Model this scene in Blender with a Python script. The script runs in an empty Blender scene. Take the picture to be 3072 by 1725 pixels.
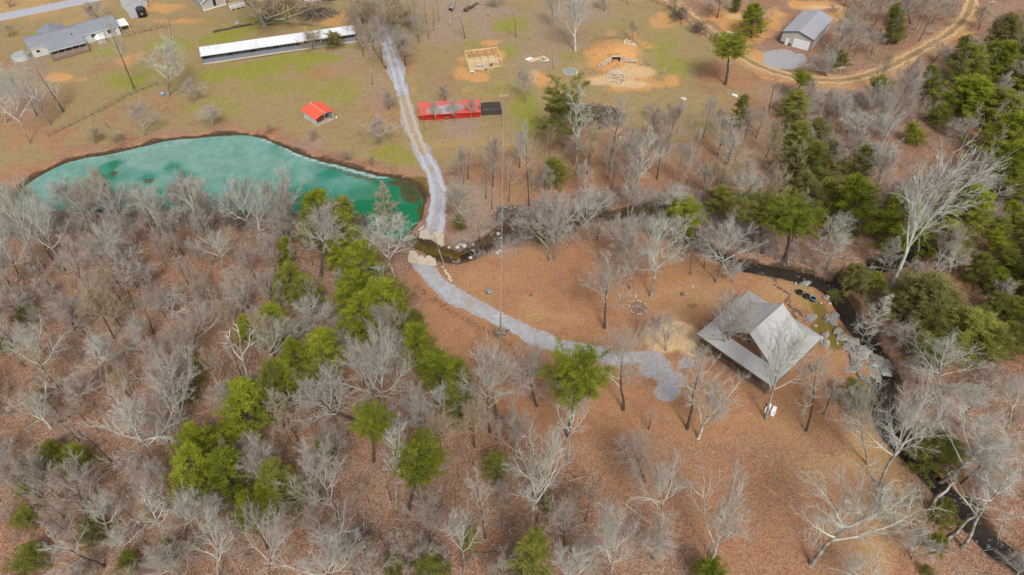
import bpy, bmesh, math, random
import numpy as np
from mathutils import Vector, Matrix
R = math.radians
sc = bpy.context.scene
COL = sc.collection

# ------------------------------------------------------------------ camera, sky, sun, exposure
SC = 1.3                                            # survey unit -> metres
CAM_H, CAM_P, CAM_F = 62.0 * SC, 46.0, 2048.0      # drone height (m), pitch below the horizon, focal length in photo pixels
cam_d = bpy.data.cameras.new('camera'); cam = bpy.data.objects.new('camera', cam_d); COL.objects.link(cam)
cam.location = (0, 0, CAM_H); cam.rotation_euler = (R(90 - CAM_P), 0, 0)
cam_d.sensor_width = 36.0; cam_d.lens = 36.0 * CAM_F / 3072.0
cam_d.clip_start = 0.5; cam_d.clip_end = 4000
sc.camera = cam
SUN_EL, SUN_AZ = 52.0, 165.0                        # azimuth of the sun measured from +Y towards +X
w = bpy.data.worlds.new("World"); sc.world = w; w.use_nodes = True
nt = w.node_tree; nt.nodes.clear()
sky = nt.nodes.new('ShaderNodeTexSky'); sky.sky_type = 'NISHITA'; sky.sun_disc = False
sky.sun_elevation = R(SUN_EL); sky.sun_rotation = R(SUN_AZ); sky.air_density = 1.0; sky.dust_density = 4.0
hsv = nt.nodes.new('ShaderNodeHueSaturation'); hsv.inputs['Saturation'].default_value = 0.3
bg = nt.nodes.new('ShaderNodeBackground'); bg.inputs['Strength'].default_value = 0.138
wo = nt.nodes.new('ShaderNodeOutputWorld')
nt.links.new(sky.outputs[0], hsv.inputs['Color']); nt.links.new(hsv.outputs[0], bg.inputs[0]); nt.links.new(bg.outputs[0], wo.inputs[0])
sun_d = bpy.data.lights.new('sun', 'SUN'); sun_d.energy = 2.0; sun_d.angle = R(14); sun_d.color = (1.0, 0.96, 0.9)
sun = bpy.data.objects.new('sun', sun_d); COL.objects.link(sun)
sun.rotation_euler = (R(90 - SUN_EL), 0, R(180 - SUN_AZ)); sun.location = (0, 0, 150)
sc.view_settings.view_transform = 'Standard'; sc.view_settings.look = 'None'
sc.view_settings.gamma = 1.0; sc.view_settings.use_curve_mapping = False
sc.view_settings.exposure = 0.16

# ------------------------------------------------------------------ survey: photo pixels <-> places on the land
_t = R(CAM_P); CP, SP = math.cos(_t), math.sin(_t)
def ray(u, v):
    x = (u - 1536) / CAM_F; y = -(v - 862.5) / CAM_F
    return np.array([x, CP + y * SP, -SP + y * CP])
def G(u, v, z=0.0):
    d = ray(u, v); return d * ((z - CAM_H) / d[2]) + np.array([0, 0, CAM_H])
def proj(x, y, z):
    dz = z - CAM_H
    dep = y * CP - dz * SP
    up = y * SP + dz * CP
    dep = np.maximum(dep, 1e-3)
    return 1536 + CAM_F * x / dep, 862.5 - CAM_F * up / dep, dep
KD = 3072 / 2576.0                                   # survey sheet (2576 wide) -> photo pixels
def D(u, v, z=0.0): return G(u * KD, v * KD, z)
ROW = [0, 432, 864, 1293]
def TF(t, x, y): return (t // 10) * 768 + x * 0.29872, ROW[t % 10] + y * 0.29872

def vnoise(x, y, s, seed=0):
    rs = np.random.RandomState(seed); n = 256; L = rs.rand(n, n)
    X = np.asarray(x) / s + 1000; Y = np.asarray(y) / s + 1000
    i = np.floor(X).astype(int); j = np.floor(Y).astype(int); fx = X - i; fy = Y - j
    fx = fx * fx * (3 - 2 * fx); fy = fy * fy * (3 - 2 * fy)
    a = L[i % n, j % n]; b = L[(i + 1) % n, j % n]; c = L[i % n, (j + 1) % n]; d = L[(i + 1) % n, (j + 1) % n]
    return (a * (1 - fx) + b * fx) * (1 - fy) + (c * (1 - fx) + d * fx) * fy
def sstep(a, b, x):
    t = np.clip((np.asarray(x) - a) / (b - a), 0, 1); return t * t * (3 - 2 * t)
def seg_dist(x, y, pts, closed=False):
    x = np.asarray(x, float); y = np.asarray(y, float); best = np.full(x.shape, 1e9)
    n = len(pts); m = n if closed else n - 1
    for k in range(m):
        ax, ay = pts[k][0], pts[k][1]; bx, by = pts[(k + 1) % n][0], pts[(k + 1) % n][1]
        dx, dy = bx - ax, by - ay; L2 = dx * dx + dy * dy + 1e-9
        t = np.clip(((x - ax) * dx + (y - ay) * dy) / L2, 0, 1)
        best = np.minimum(best, np.hypot(x - ax - t * dx, y - ay - t * dy))
    return best
def inside(x, y, pts):
    x = np.asarray(x, float); y = np.asarray(y, float); r = np.zeros(x.shape, bool); n = len(pts)
    for k in range(n):
        ax, ay = pts[k][0], pts[k][1]; bx, by = pts[(k + 1) % n][0], pts[(k + 1) % n][1]
        c = (ay > y) != (by > y)
        with np.errstate(divide='ignore', invalid='ignore'):
            xi = (bx - ax) * (y - ay) / (by - ay + 1e-12) + ax
        r ^= c & (x < xi)
    return r
def smooth_poly(pts, n=2, closed=True):
    pts = [np.array(p[:2], float) for p in pts]
    for _ in range(n):
        q = []; m = len(pts)
        if not closed: q.append(pts[0])
        for k in range(m if closed else m - 1):
            a, b = pts[k], pts[(k + 1) % m]; q += [a * .75 + b * .25, a * .25 + b * .75]
        if not closed: q.append(pts[-1])
        pts = q
    return pts

POND = smooth_poly([D(*p) for p in [(28, 512), (34, 488), (52, 466), (85, 440), (135, 415), (190, 393), (300, 377), (400, 350), (500, 339), (600, 331),
        (660, 341), (700, 357), (750, 380), (810, 400), (870, 413), (930, 430), (990, 442), (1045, 452), (1070, 490), (1068, 535), (1050, 565), (1015, 592),
        (975, 606), (950, 590), (905, 575), (864, 560), (790, 540), (700, 532), (600, 535), (480, 530), (380, 530), (290, 527), (200, 528), (110, 530), (55, 528)]], 2)
CREEK = smooth_poly([G(*p) for p in [(1225, 715), (1270, 738), (1320, 755), (1390, 768), (1440, 738), (1490, 712), (1530, 684), (1580, 668), (1660, 692), (1750, 655), (1850, 642),
        (1930, 630), (1985, 650), (2060, 695), (2115, 735), (2180, 775), (2250, 795), (2304, 800), (2390, 818), (2470, 842), (2520, 880), (2555, 950),
        (2600, 1005), (2650, 1075), (2660, 1130), (2650, 1200), (2665, 1280), (2720, 1340), (2790, 1418), (2880, 1508), (2960, 1610), (3030, 1655), (3110, 1720), (3200, 1800)]], 2, False)
CREEK2 = smooth_poly([G(*p) for p in [(3080, 560), (2950, 590), (2840, 612), (2800, 700), (2740, 765), (2630, 792), (2560, 822), (2500, 858)]], 2, False)
MOUND = G(1852, 150)
def gz(x, y):
    x = np.asarray(x, float); y = np.asarray(y, float)
    und = (vnoise(x, y, 19, 1) - .5) * 0.5 + (vnoise(x, y, 6, 2) - .5) * 0.16
    sp = seg_dist(x, y, POND, True); sp = np.where(inside(x, y, POND), -sp, sp)
    wob = (vnoise(x, y, 2.2, 5) - .5) * 0.7
    dc = np.minimum(seg_dist(x, y, CREEK), seg_dist(x, y, CREEK2) + .2) + wob
    und = und * sstep(0, 7, np.minimum(np.maximum(sp, 0), dc))
    zp = -1.5 * (1 - sstep(-3.2, 1.2, sp + wob * .6))
    wf = .30 + .50 * sstep(14, 34, x)
    zc = -(.74 + .76 * np.maximum(sstep(14, 32, x), sstep(-3, -8, x))) * (1 - sstep(0.75 * wf, 2.4 * wf + .3, dc))
    m = 2.2 * np.exp(-(((x - MOUND[0]) / 5.4) ** 2 + ((y - MOUND[1]) / 5.2) ** 2) ** 1.5)
    return und + np.minimum(zp, zc) + m
def gz1(x, y): return float(gz(np.array([x]), np.array([y]))[0])
def P(u, v):
    z = 0.0
    for _ in range(4):
        p = G(u, v, z); z = gz1(p[0], p[1])
    return np.array([p[0], p[1], z])
PD = lambda u, v: P(u * KD, v * KD)

# ------------------------------------------------------------------ materials
class NT:
    def __init__(s, name):
        s.m = bpy.data.materials.new(name); s.m.use_nodes = True; s.t = s.m.node_tree; s.t.nodes.clear()
        s.out = s.t.nodes.new('ShaderNodeOutputMaterial'); s.b = s.t.nodes.new('ShaderNodeBsdfPrincipled')
        s.t.links.new(s.b.outputs[0], s.out.inputs[0]); s._co = {}
    def n(s, typ, **kw):
        nd = s.t.nodes.new('ShaderNode' + typ)
        for k, v in kw.items(): setattr(nd, k, v)
        return nd
    def l(s, a, b): s.t.links.new(a, b)
    def co(s, kind='Object'):
        if kind not in s._co: s._co[kind] = s.n('TexCoord').outputs[kind]
        return s._co[kind]
    def noise(s, scale, detail=3, rough=.55, co=None, stretch=None, col=False):
        nd = s.n('TexNoise'); nd.inputs['Scale'].default_value = scale; nd.inputs['Detail'].default_value = detail; nd.inputs['Roughness'].default_value = rough
        c = co or s.co()
        if stretch: mp = s.n('Mapping'); mp.inputs['Scale'].default_value = stretch; s.l(c, mp.inputs[0]); c = mp.outputs[0]
        s.l(c, nd.inputs['Vector']); return nd.outputs['Color' if col else 'Fac']
    def vor(s, scale, out='Color', co=None, stretch=None):
        nd = s.n('TexVoronoi'); nd.inputs['Scale'].default_value = scale; c = co or s.co()
        if stretch: mp = s.n('Mapping'); mp.inputs['Scale'].default_value = stretch; s.l(c, mp.inputs[0]); c = mp.outputs[0]
        s.l(c, nd.inputs['Vector']); return nd.outputs[out]
    def ramp(s, fac, stops, interp='LINEAR'):
        nd = s.n('ValToRGB'); e = nd.color_ramp; e.interpolation = interp
        while len(e.elements) < len(stops): e.elements.new(.5)
        for k, (p, c) in enumerate(stops): e.elements[k].position = p; e.elements[k].color = (*c, 1) if len(c) == 3 else c
        s.l(fac, nd.inputs[0]); return nd.outputs[0]
    def mix(s, fac, a, b, mode='MIX'):
        nd = s.n('Mix', data_type='RGBA', blend_type=mode)
        for sock, v in ((nd.inputs[0], fac), (nd.inputs[6], a), (nd.inputs[7], b)):
            if hasattr(v, 'links'): s.l(v, sock)
            elif isinstance(v, (int, float)): sock.default_value = v
            else: sock.default_value = (*v, 1)
        return nd.outputs[2]
    def math(s, op, a, b=0.0, c=None, clamp=False):
        nd = s.n('Math', operation=op, use_clamp=clamp)
        for k, v in enumerate((a, b, c)):
            if v is None: continue
            if hasattr(v, 'links'): s.l(v, nd.inputs[k])
            else: nd.inputs[k].default_value = v
        return nd.outputs[0]
    def ss(s, x, lo, hi):
        nd = s.n('MapRange', interpolation_type='SMOOTHSTEP'); nd.inputs[1].default_value = lo; nd.inputs[2].default_value = hi
        s.l(x, nd.inputs[0]); return nd.outputs[0]
    def attr(s, name): nd = s.n('Attribute'); nd.attribute_name = name; return nd
    def rnd(s): return s.n('ObjectInfo').outputs['Random']
    def fin(s, color, rough=.9, spec=.3, metal=0.0, bump=None, bstr=.3, bdist=.05):
        for nm, v in (('Base Color', color), ('Roughness', rough), ('Metallic', metal), ('Specular IOR Level', spec)):
            if hasattr(v, 'links'): s.l(v, s.b.inputs[nm])
            elif nm == 'Base Color': s.b.inputs[nm].default_value = (*v, 1)
            else: s.b.inputs[nm].default_value = v
        if bump is not None:
            bn = s.n('Bump'); bn.inputs['Strength'].default_value = bstr; bn.inputs['Distance'].default_value = bdist
            s.l(bump, bn.inputs['Height']); s.l(bn.outputs[0], s.b.inputs['Normal'])
        return s.m

def worn(name, c, var=.25, scale=1.5, rough=.8, spec=.3, metal=0.0, fine=14.0, dirt=None, dirt_amt=.35):
    """a plain surface with mottling, fine grain and (optionally) stains of its own"""
    m = NT(name); a = m.noise(scale, 4); b = m.noise(fine, 2)
    v = m.math('MULTIPLY_ADD', a, var * 2, 1 - var); v2 = m.math('MULTIPLY_ADD', b, var, 1 - var * .5)
    v = m.math('MULTIPLY', v, v2)
    cc = m.n('CombineColor'); [m.l(v, cc.inputs[k]) for k in range(3)]
    col = m.mix(1.0, c, cc.outputs[0], 'MULTIPLY')
    if dirt: col = m.mix(m.math('MULTIPLY', m.ss(m.noise(scale * .7, 5), .5, .72), dirt_amt), col, dirt)
    col = m.mix(m.math('MULTIPLY', m.rnd(), .18), col, tuple(x * .6 for x in c))
    return m.fin(col, rough, spec, metal, bump=b, bstr=.15, bdist=.02)

def bark_mat(name, dark, light, lo, hi, jitter=(.6, .5, .45)):
    m = NT(name)
    f = m.ss(m.noise(1.1, 3), lo, hi); c = m.mix(f, dark, light)
    c = m.mix(m.math('MULTIPLY', m.rnd(), .5), c, jitter)
    g = m.math('MULTIPLY_ADD', m.noise(9, 2, stretch=(1, 1, .25)), .7, .65)
    cc = m.n('CombineColor'); [m.l(g, cc.inputs[k]) for k in range(3)]
    return m.fin(m.mix(1.0, c, cc.outputs[0], 'MULTIPLY'), .95, .1)
M = {}
M['bark_dark'] = bark_mat('bark_dark', (.085, .065, .052), (.25, .25, .20), .5, .75, (.12, .09, .075))
M['bark_grey'] = bark_mat('bark_grey', (.19, .165, .14), (.40, .40, .34), .38, .62, (.22, .19, .16))
M['bark_pale'] = bark_mat('bark_pale', (.33, .31, .27), (.55, .56, .49), .3, .6, (.42, .39, .34))
M['twig_pale'] = bark_mat('twig_pale', (.43, .425, .375), (.60, .63, .545), .35, .6, (.47, .43, .38))
M['twig_grey'] = bark_mat('twig_grey', (.37, .35, .305), (.51, .515, .45), .35, .65, (.39, .345, .30))
M['twig_pink'] = bark_mat('twig_pink', (.36, .305, .265), (.45, .415, .365), .35, .65, (.34, .285, .245))
M['twig_tan'] = bark_mat('twig_tan', (.37, .29, .19), (.44, .365, .255), .35, .65, (.33, .26, .165))
M['twig_brown'] = bark_mat('twig_brown', (.15, .105, .085), (.25, .19, .16), .35, .65, (.19, .13, .11))

def leaf_mat(name, deep, mid, bright):
    m = NT(name); t = m.attr('tint').outputs['Fac']
    r = m.math('MULTIPLY_ADD', m.rnd(), .44, -.22); f = m.math('ADD', t, r, clamp=True)
    c = m.ramp(f, [(0.0, deep), (.5, mid), (1.0, bright)])
    m.fin(c, .75, .25)
    tr = m.n('BsdfTranslucent'); m.l(c, tr.inputs[0]); mx = m.n('MixShader'); mx.inputs[0].default_value = .42
    m.l(m.b.outputs[0], mx.inputs[1]); m.l(tr.outputs[0], mx.inputs[2]); m.l(mx.outputs[0], m.out.inputs[0])
    return m.m
M['needle_bright'] = leaf_mat('needle_bright', (.12, .15, .016), (.26, .295, .026), (.42, .45, .045))
M['needle_olive'] = leaf_mat('needle_olive', (.13, .14, .032), (.25, .255, .05), (.38, .375, .08))
M['needle_dark'] = leaf_mat('needle_dark', (.115, .13, .032), (.22, .235, .048), (.33, .34, .07))
M['leaf_olive'] = leaf_mat('leaf_olive', (.16, .145, .05), (.27, .245, .08), (.36, .325, .11))

# ------------------------------------------------------------------ mesh helpers
class MB:
    def __init__(s): s.v = []; s.f = []; s.mi = []
    def add(s, vs, fs, mi=0):
        o = len(s.v); s.v += [tuple(map(float, q)) for q in vs]; s.f += [tuple(o + k for k in f) for f in fs]; s.mi += [mi] * len(fs)
    def box(s, c, size, rz=0.0, mi=0, rx=0.0):
        x, y, z = [q / 2 for q in size]; m = Matrix.Translation(c) @ Matrix.Rotation(rz, 4, 'Z') @ Matrix.Rotation(rx, 4, 'X')
        vs = [m @ Vector((a * x, b * y, d * z)) for a in (-1, 1) for b in (-1, 1) for d in (-1, 1)]
        s.add(vs, [(0, 1, 3, 2), (4, 6, 7, 5), (0, 4, 5, 1), (2, 3, 7, 6), (0, 2, 6, 4), (1, 5, 7, 3)], mi)
    def bar(s, a, b, wd, ht=None, mi=0):
        a, b = Vector(a), Vector(b); d = b - a; L = d.length; ht = ht or wd
        q = d.to_track_quat('X', 'Z').to_matrix().to_4x4(); m = Matrix.Translation((a + b) / 2) @ q
        vs = [m @ Vector((i * L / 2, j * wd / 2, k * ht / 2)) for i in (-1, 1) for j in (-1, 1) for k in (-1, 1)]
        s.add(vs, [(0, 1, 3, 2), (4, 6, 7, 5), (0, 4, 5, 1), (2, 3, 7, 6), (0, 2, 6, 4), (1, 5, 7, 3)], mi)
    def tube(s, pts, rad, sides=6, cap=True, mi=0):
        pts = [Vector(p) for p in pts]; vs = []; fs = []; n = len(pts)
        if not hasattr(rad, '__len__'): rad = [rad] * n
        for k, p in enumerate(pts):
            d = (pts[min(k + 1, n - 1)] - pts[max(k - 1, 0)]).normalized()
            u = d.cross(Vector((0, 0, 1)) if abs(d.z) < .9 else Vector((1, 0, 0))).normalized(); v2 = d.cross(u)
            for j in range(sides):
                a = 2 * math.pi * j / sides; vs.append(p + (u * math.cos(a) + v2 * math.sin(a)) * rad[k])
        for k in range(n - 1):
            for j in range(sides):
                j2 = (j + 1) % sides; fs.append((k * sides + j, k * sides + j2, (k + 1) * sides + j2, (k + 1) * sides + j))
        if cap: fs.append(tuple(range(sides - 1, -1, -1))); fs.append(tuple((n - 1) * sides + j for j in range(sides)))
        s.add(vs, fs, mi)
    def poly(s, pts, mi=0): s.add(pts, [tuple(range(len(pts)))], mi)
    def prism(s, pts, z0, z1, mi=0):
        n = len(pts); vs = [(p[0], p[1], z0) for p in pts] + [(p[0], p[1], z1) for p in pts]
        s.add(vs, [tuple(range(n - 1, -1, -1)), tuple(range(n, 2 * n))] + [(k, (k + 1) % n, n + (k + 1) % n, n + k) for k in range(n)], mi)
    def slab(s, pts, th, mi=0):
        """a flat sheet through pts, th thick (downwards along its normal)"""
        a, b, c = [Vector(p) for p in pts[:3]]; nn = (b - a).cross(c - a).normalized()
        if nn.z < 0: nn = -nn
        n = len(pts); vs = [Vector(p) for p in pts] + [Vector(p) - nn * th for p in pts]
        s.add(vs, [tuple(range(n)), tuple(range(2 * n - 1, n - 1, -1))] + [(k, n + k, n + (k + 1) % n, (k + 1) % n) for k in range(n)], mi)
    def corr(s, A, B, C, Dp, pitch=.23, amp=.03, mi=0, th=.03, vi=0):
        """ribbed sheet: A->B along the eave, Dp->C along the top"""
        A, B, C, Dp = [Vector(q) for q in (A, B, C, Dp)]; nn = (B - A).cross(Dp - A).normalized()
        if nn.z < 0: nn = -nn
        n = max(2, int((B - A).length / pitch) * 4); vs = []
        prof = (0, 0, 1, 1)
        for k in range(n + 1):
            t = k / n; o = nn * amp * prof[k % 4]
            vs += [A.lerp(B, t) + o, Dp.lerp(C, t) + o]
        ff = [(2 * k, 2 * k + 2, 2 * k + 3, 2 * k + 1) for k in range(n)]; o_ = len(s.v); s.add(vs, [], mi)
        for k, f_ in enumerate(ff): s.f.append(tuple(o_ + q for q in f_)); s.mi.append(mi + (vi if k % 4 == 0 else 0))  # vi: valley strips take a darker material, shade between ribs painted in
        s.slab([A - nn * .004, B - nn * .004, C - nn * .004, Dp - nn * .004], th, mi)
    def mesh(s, name, mats, smooth=False):
        me = bpy.data.meshes.new(name); me.from_pydata(s.v, [], s.f)
        mats = mats if isinstance(mats, (list, tuple)) else [mats]
        for m in mats: me.materials.append(M[m] if isinstance(m, str) else m)
        if len(mats) > 1: me.polygons.foreach_set('material_index', s.mi)
        if smooth: me.polygons.foreach_set('use_smooth', [True] * len(me.polygons))
        me.update(); return me
    def obj(s, name, mats, parent=None, smooth=False, loc=None):
        o = bpy.data.objects.new(name, s.mesh(name, mats, smooth)); COL.objects.link(o)
        if parent is not None: o.parent = parent
        if loc is not None: o.location = loc
        return o
def tag(o, label=None, cat=None, group=None, kind=None):
    if label: o['label'] = label
    if cat: o['category'] = cat
    if group: o['group'] = group
    if kind: o['kind'] = kind
    return o
def thing(name, label, cat, loc, rz=0.0, group=None):
    o = bpy.data.objects.new(name, None); o.empty_display_size = .3; COL.objects.link(o)
    o.location = tuple(map(float, loc)); o.rotation_euler = (0, 0, rz); return tag(o, label, cat, group)
def link(name, me, parent=None, loc=(0, 0, 0), rot=(0, 0, 0), scale=(1, 1, 1)):
    o = bpy.data.objects.new(name, me); COL.objects.link(o); o.location = tuple(map(float, loc)); o.rotation_euler = rot; o.scale = scale
    if parent is not None: o.parent = parent
    return o
# ------------------------------------------------------------------ the ground
def axis(lo, hi, step, far):
    core = list(np.arange(lo, hi + 1e-6, step)); a = []; b = []; x = lo; d = step
    while x > -far: d *= 1.6; x -= d; a.append(x)
    x = hi; d = step
    while x < far: d *= 1.6; x += d; b.append(x)
    return np.array(a[::-1] + core + b)
gx = axis(-156, 156, .66, 1500); gy = axis(16, 206, .66, 1600)
GX, GY = np.meshgrid(gx, gy); fx, fy = GX.ravel(), GY.ravel(); GZ = gz(fx, fy)
pu, pv, pd_ = proj(fx, fy, GZ); pu = pu / KD; pv = pv / KD
bad = (fy * CP - (GZ - CAM_H) * SP) < 5; pu = np.where(bad, -9999, pu); pv = np.where(bad, 5000, pv)
WN = (vnoise(fx, fy, 3.1, 11) - .5) * 2
def pmask(pts, feather, wob=1.0):
    d = seg_dist(pu, pv, pts, True); s = np.where(inside(pu, pv, pts), d, -d)
    return sstep(-feather, feather, s + WN * feather * wob)
def blobs(lst, wob=.35, outer=1.35, inner=.5):
    o = np.zeros_like(pu)
    for b in lst:
        cx, cy, rx, ry = b[:4]; wt = b[4] if len(b) > 4 else 1.0; a = R(b[5]) if len(b) > 5 else 0
        dx, dy = pu - cx, pv - cy; X = dx * math.cos(a) + dy * math.sin(a); Y = -dx * math.sin(a) + dy * math.cos(a)
        o = np.maximum(o, wt * sstep(outer, inner, np.hypot(X / rx, Y / ry) + WN * wob))
    return o
def strip(pts, w, wob=.4):
    return sstep(1.5, .6, seg_dist(pu, pv, pts) / w + WN * wob)
m_field = pmask([(-900, -900), (-900, 520), (60, 450), (130, 405), (300, 368), (500, 333), (660, 333), (760, 376), (1000, 440), (1085, 450), (1120, 430), (1200, 400), (1310, 385),
                 (1400, 340), (1560, 330), (1750, 320), (1880, 290), (1960, 225), (1880, 150), (1800, 90), (1720, 20), (1600, -300)], 26)
m_field = np.maximum(m_field, .6 * pmask([(1120, 440), (1300, 380), (1500, 340), (1900, 290), (1960, 330), (1990, 430), (1700, 400), (1350, 470), (1200, 520), (1140, 540)], 40))
m_leafy = blobs([(60, 290, 120, 120, .95), (90, 430, 130, 40, .9), (20, 200, 90, 60, .8), (300, 290, 160, 40, .6, -20), (950, 270, 70, 50, .8), (830, 180, 70, 24, .8), (560, 350, 260, 20, .8), (1120, 200, 70, 60, .6), (1830, 195, 80, 40, 1), (1540, 395, 120, 50, .9), (1750, 350, 120, 40, .6), (1100, 300, 60, 60, .6),
                 (420, 270, 70, 40, .7), (1000, 160, 50, 80, .7), (1420, 250, 60, 40, .5), (1880, 260, 60, 50, .8), (1300, 430, 150, 50, .8), (1480, 80, 120, 40, .5), (480, 45, 100, 24, .5), (250, 170, 160, 14, .6, -15)], .6, 1.7, .1)
m_field = m_field * (1 - .85 * m_leafy); m_lawn0 = .8 * m_leafy
m_lawn = pmask([(1040, 660), (1200, 650), (1300, 625), (1420, 615), (1550, 590), (1680, 620), (1800, 660), (2000, 690), (2120, 760), (2170, 860), (2210, 940), (2215, 1050), (2260, 1180),
                (2340, 1290), (2420, 1500), (1800, 1500), (1700, 1300), (1500, 1200), (1330, 1120), (1190, 1010), (1130, 900), (1050, 800), (1010, 700)], 40)
m_lawn = m_lawn * (1 - .45 * sstep(980, 1150, pv))
m_lawn = np.maximum(m_lawn, .55 * pmask([(1140, 560), (1200, 420), (1320, 400), (1600, 400), (1900, 400), (2060, 420), (2000, 520), (1750, 520), (1600, 520), (1400, 540), (1250, 570)], 40))
m_lawn = np.maximum(m_lawn, blobs([(60, 300, 130, 130, .8), (90, 430, 130, 40, .9), (950, 270, 60, 40, .6), (820, 180, 60, 20, .7), (560, 350, 260, 16, .6), (1830, 195, 70, 35, .9), (1540, 395, 60, 40, .8), (420, 260, 60, 40, .6)]))
m_lawn = np.maximum(m_lawn, m_lawn0)
m_gold = blobs([(2190, 1150, 60, 120, .9), (2230, 1300, 60, 150, .9), (2060, 1180, 60, 50, .5), (1720, 760, 120, 60, .6), (1980, 720, 90, 60, .6), (1380, 790, 160, 30, .6, 20), (1240, 700, 90, 40, .5),
                (1240, 360, 200, 26, .6), (1000, 300, 120, 40, .4), (1900, 60, 60, 40, .8), (30, 20, 200, 30, .9), (240, 60, 160, 22, .6), (850, 90, 110, 24, .8), (780, 330, 60, 40, .4), (2040, 400, 60, 50, .5)], .5, 1.8, .1)
m_green = blobs([(640, 172, 190, 24, 1, -8), (800, 145, 80, 16, .9), (560, 110, 60, 60, .9), (580, 85, 60, 22, .8), (640, 60, 60, 22, .6), (700, 40, 60, 30, .5), (320, 205, 70, 24, .8), (430, 120, 70, 26, .8), (380, 170, 60, 30, .55),
                 (240, 345, 30, 12, .7), (960, 385, 42, 16, 1), (1010, 400, 50, 20, .7), (985, 375, 40, 14, .8), (850, 230, 90, 40, .55), (700, 220, 120, 30, .5), (250, 130, 60, 14, .7), (110, 110, 60, 10, .6), (200, 75, 90, 10, .5),
                 (830, 80, 90, 14, .6), (1195, 115, 40, 24, .5), (1280, 62, 60, 22, .8), (1270, 130, 40, 20, .7), (1330, 280, 40, 60, .9), (1300, 215, 30, 20, .5), (1240, 230, 60, 16, .5), (1660, 130, 60, 50, .6), (1690, 170, 60, 40, .6), (1600, 70, 60, 14, .4),
                 (1545, 62, 50, 20, .4), (560, 260, 60, 40, .45), (1450, 140, 50, 14, .5), (1180, 60, 40, 20, .4), (1660, 350, 60, 20, .5), (1770, 320, 60, 20, .5), (110, 90, 40, 12, .7),
                 (2060, 790, 34, 70, .5, -25), (2080, 870, 40, 20, .6), (1740, 760, 30, 14, .55), (300, 245, 50, 18, .4), (1220, 690, 20, 10, .3), (1160, 520, 20, 30, .35), (480, 270, 40, 30, .5), (900, 120, 40, 10, .4)], .5, 1.55, .1)
m_dirt = blobs([(1555, 145, 76, 50, 1), (1580, 195, 70, 36, 1), (1610, 215, 50, 18, .8), (1215, 150, 50, 30, 1), (1185, 190, 46, 20, .9, 20), (1232, 108, 30, 8, .9), (1355, 205, 34, 22, .9, 35), (1395, 225, 26, 14, .8, 40), (1690, 200, 26, 16, .7),
                (1670, 55, 40, 24, .6), (1850, 60, 80, 40, .8, 35), (1950, 55, 50, 30, .8), (2030, 15, 80, 12, 1), (2110, 45, 40, 30, .8, 40), (1900, 150, 50, 22, .9, 35), (2440, 95, 40, 16, .7), (1525, 270, 26, 14, 1), (1260, 240, 80, 12, .4), (1180, 225, 70, 8, .4),
                (160, 195, 46, 14, .9), (330, 150, 60, 16, .5, -15), (440, 55, 60, 10, .6), (860, 50, 60, 24, .6), (1040, 205, 14, 60, .35), (400, 20, 60, 12, .7), (2330, 155, 200, 22, .35, -28)], .5, 1.55, .3)
m_dirt = np.maximum(m_dirt, .6 * strip([(1640, -30), (1740, 45), (1810, 100), (1880, 155), (1960, 190), (2060, 205), (2140, 205), (2240, 170), (2330, 120), (2400, 80), (2435, 40)], 20))
m_sand = blobs([(1690, 845, 62, 46, 1), (1735, 875, 30, 24, 1), (1560, 190, 30, 14, .9), (1590, 180, 60, 26, .7), (1545, 205, 70, 14, .7), (1600, 212, 40, 10, .8), (1850, 40, 30, 8, .6), (1215, 160, 40, 20, .6), (2300, 1130, 30, 80, .3),
                (1340, 195, 20, 24, .5), (2070, 18, 60, 6, .7)])
LANE = [(935, -30), (950, 40), (968, 90), (985, 140), (1000, 190), (1014, 240), (1026, 290), (1042, 340), (1066, 390), (1092, 440), (1106, 490), (1098, 540), (1090, 592)]
DRIVE = [(1062, 668), (1100, 715), (1150, 747), (1205, 775), (1270, 810), (1330, 843), (1400, 872), (1480, 888), (1560, 898), (1630, 905), (1680, 935), (1690, 975), (1650, 990), (1600, 968), (1570, 930)]
TRACK = [(1630, -40), (1740, 45), (1810, 100), (1880, 152), (1960, 188), (2060, 203), (2140, 203), (2240, 168), (2330, 118), (2400, 78), (2440, 30), (2448, -20)]
m_grav = np.maximum(strip(LANE, 17), .85 * strip(DRIVE[:9], 20))
m_grav = np.maximum(m_grav, blobs([(1962, 148, 40, 22, 1), (1990, 162, 36, 18, .9), (1940, 166, 30, 16, .9), (2010, 148, 20, 14, .8), (330, 10, 36, 22, .9), (1610, 900, 70, 17, 1), (1650, 925, 66, 34, .85), (1690, 955, 44, 40, .8), (1680, 985, 40, 22, .85), (1720, 915, 34, 26, .55), (2120, 195, 20, 6, .3)]))
m_mud = np.zeros_like(pu)
dcr = np.minimum(seg_dist(fx, fy, CREEK), seg_dist(fx, fy, CREEK2) + .3)
m_mud = np.maximum(m_mud, sstep(3.2, .9, dcr + WN * .9) * .85)
spd = seg_dist(fx, fy, POND, True); ins = inside(fx, fy, POND)
m_mud = np.maximum(m_mud, np.where(ins, 1, sstep(1.5, .1, spd + WN * .9) * .6))
m_red = np.where(ins, 0, sstep(6.5, 1.0, spd + WN * 2.0))
m_field = m_field * (1 - .75 * m_red); m_lawn = np.maximum(m_lawn, .6 * m_red * (m_field > .1))
m_mud = np.maximum(m_mud, .45 * strip([(1052, 720), (1110, 770), (1170, 805), (1240, 840), (1290, 870)], 11))
m_mud = np.maximum(m_mud, blobs([(1290, 540, 50, 30, .7), (1495, 290, 50, 26, .6), (1640, 530, 50, 26, .6)]))
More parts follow.
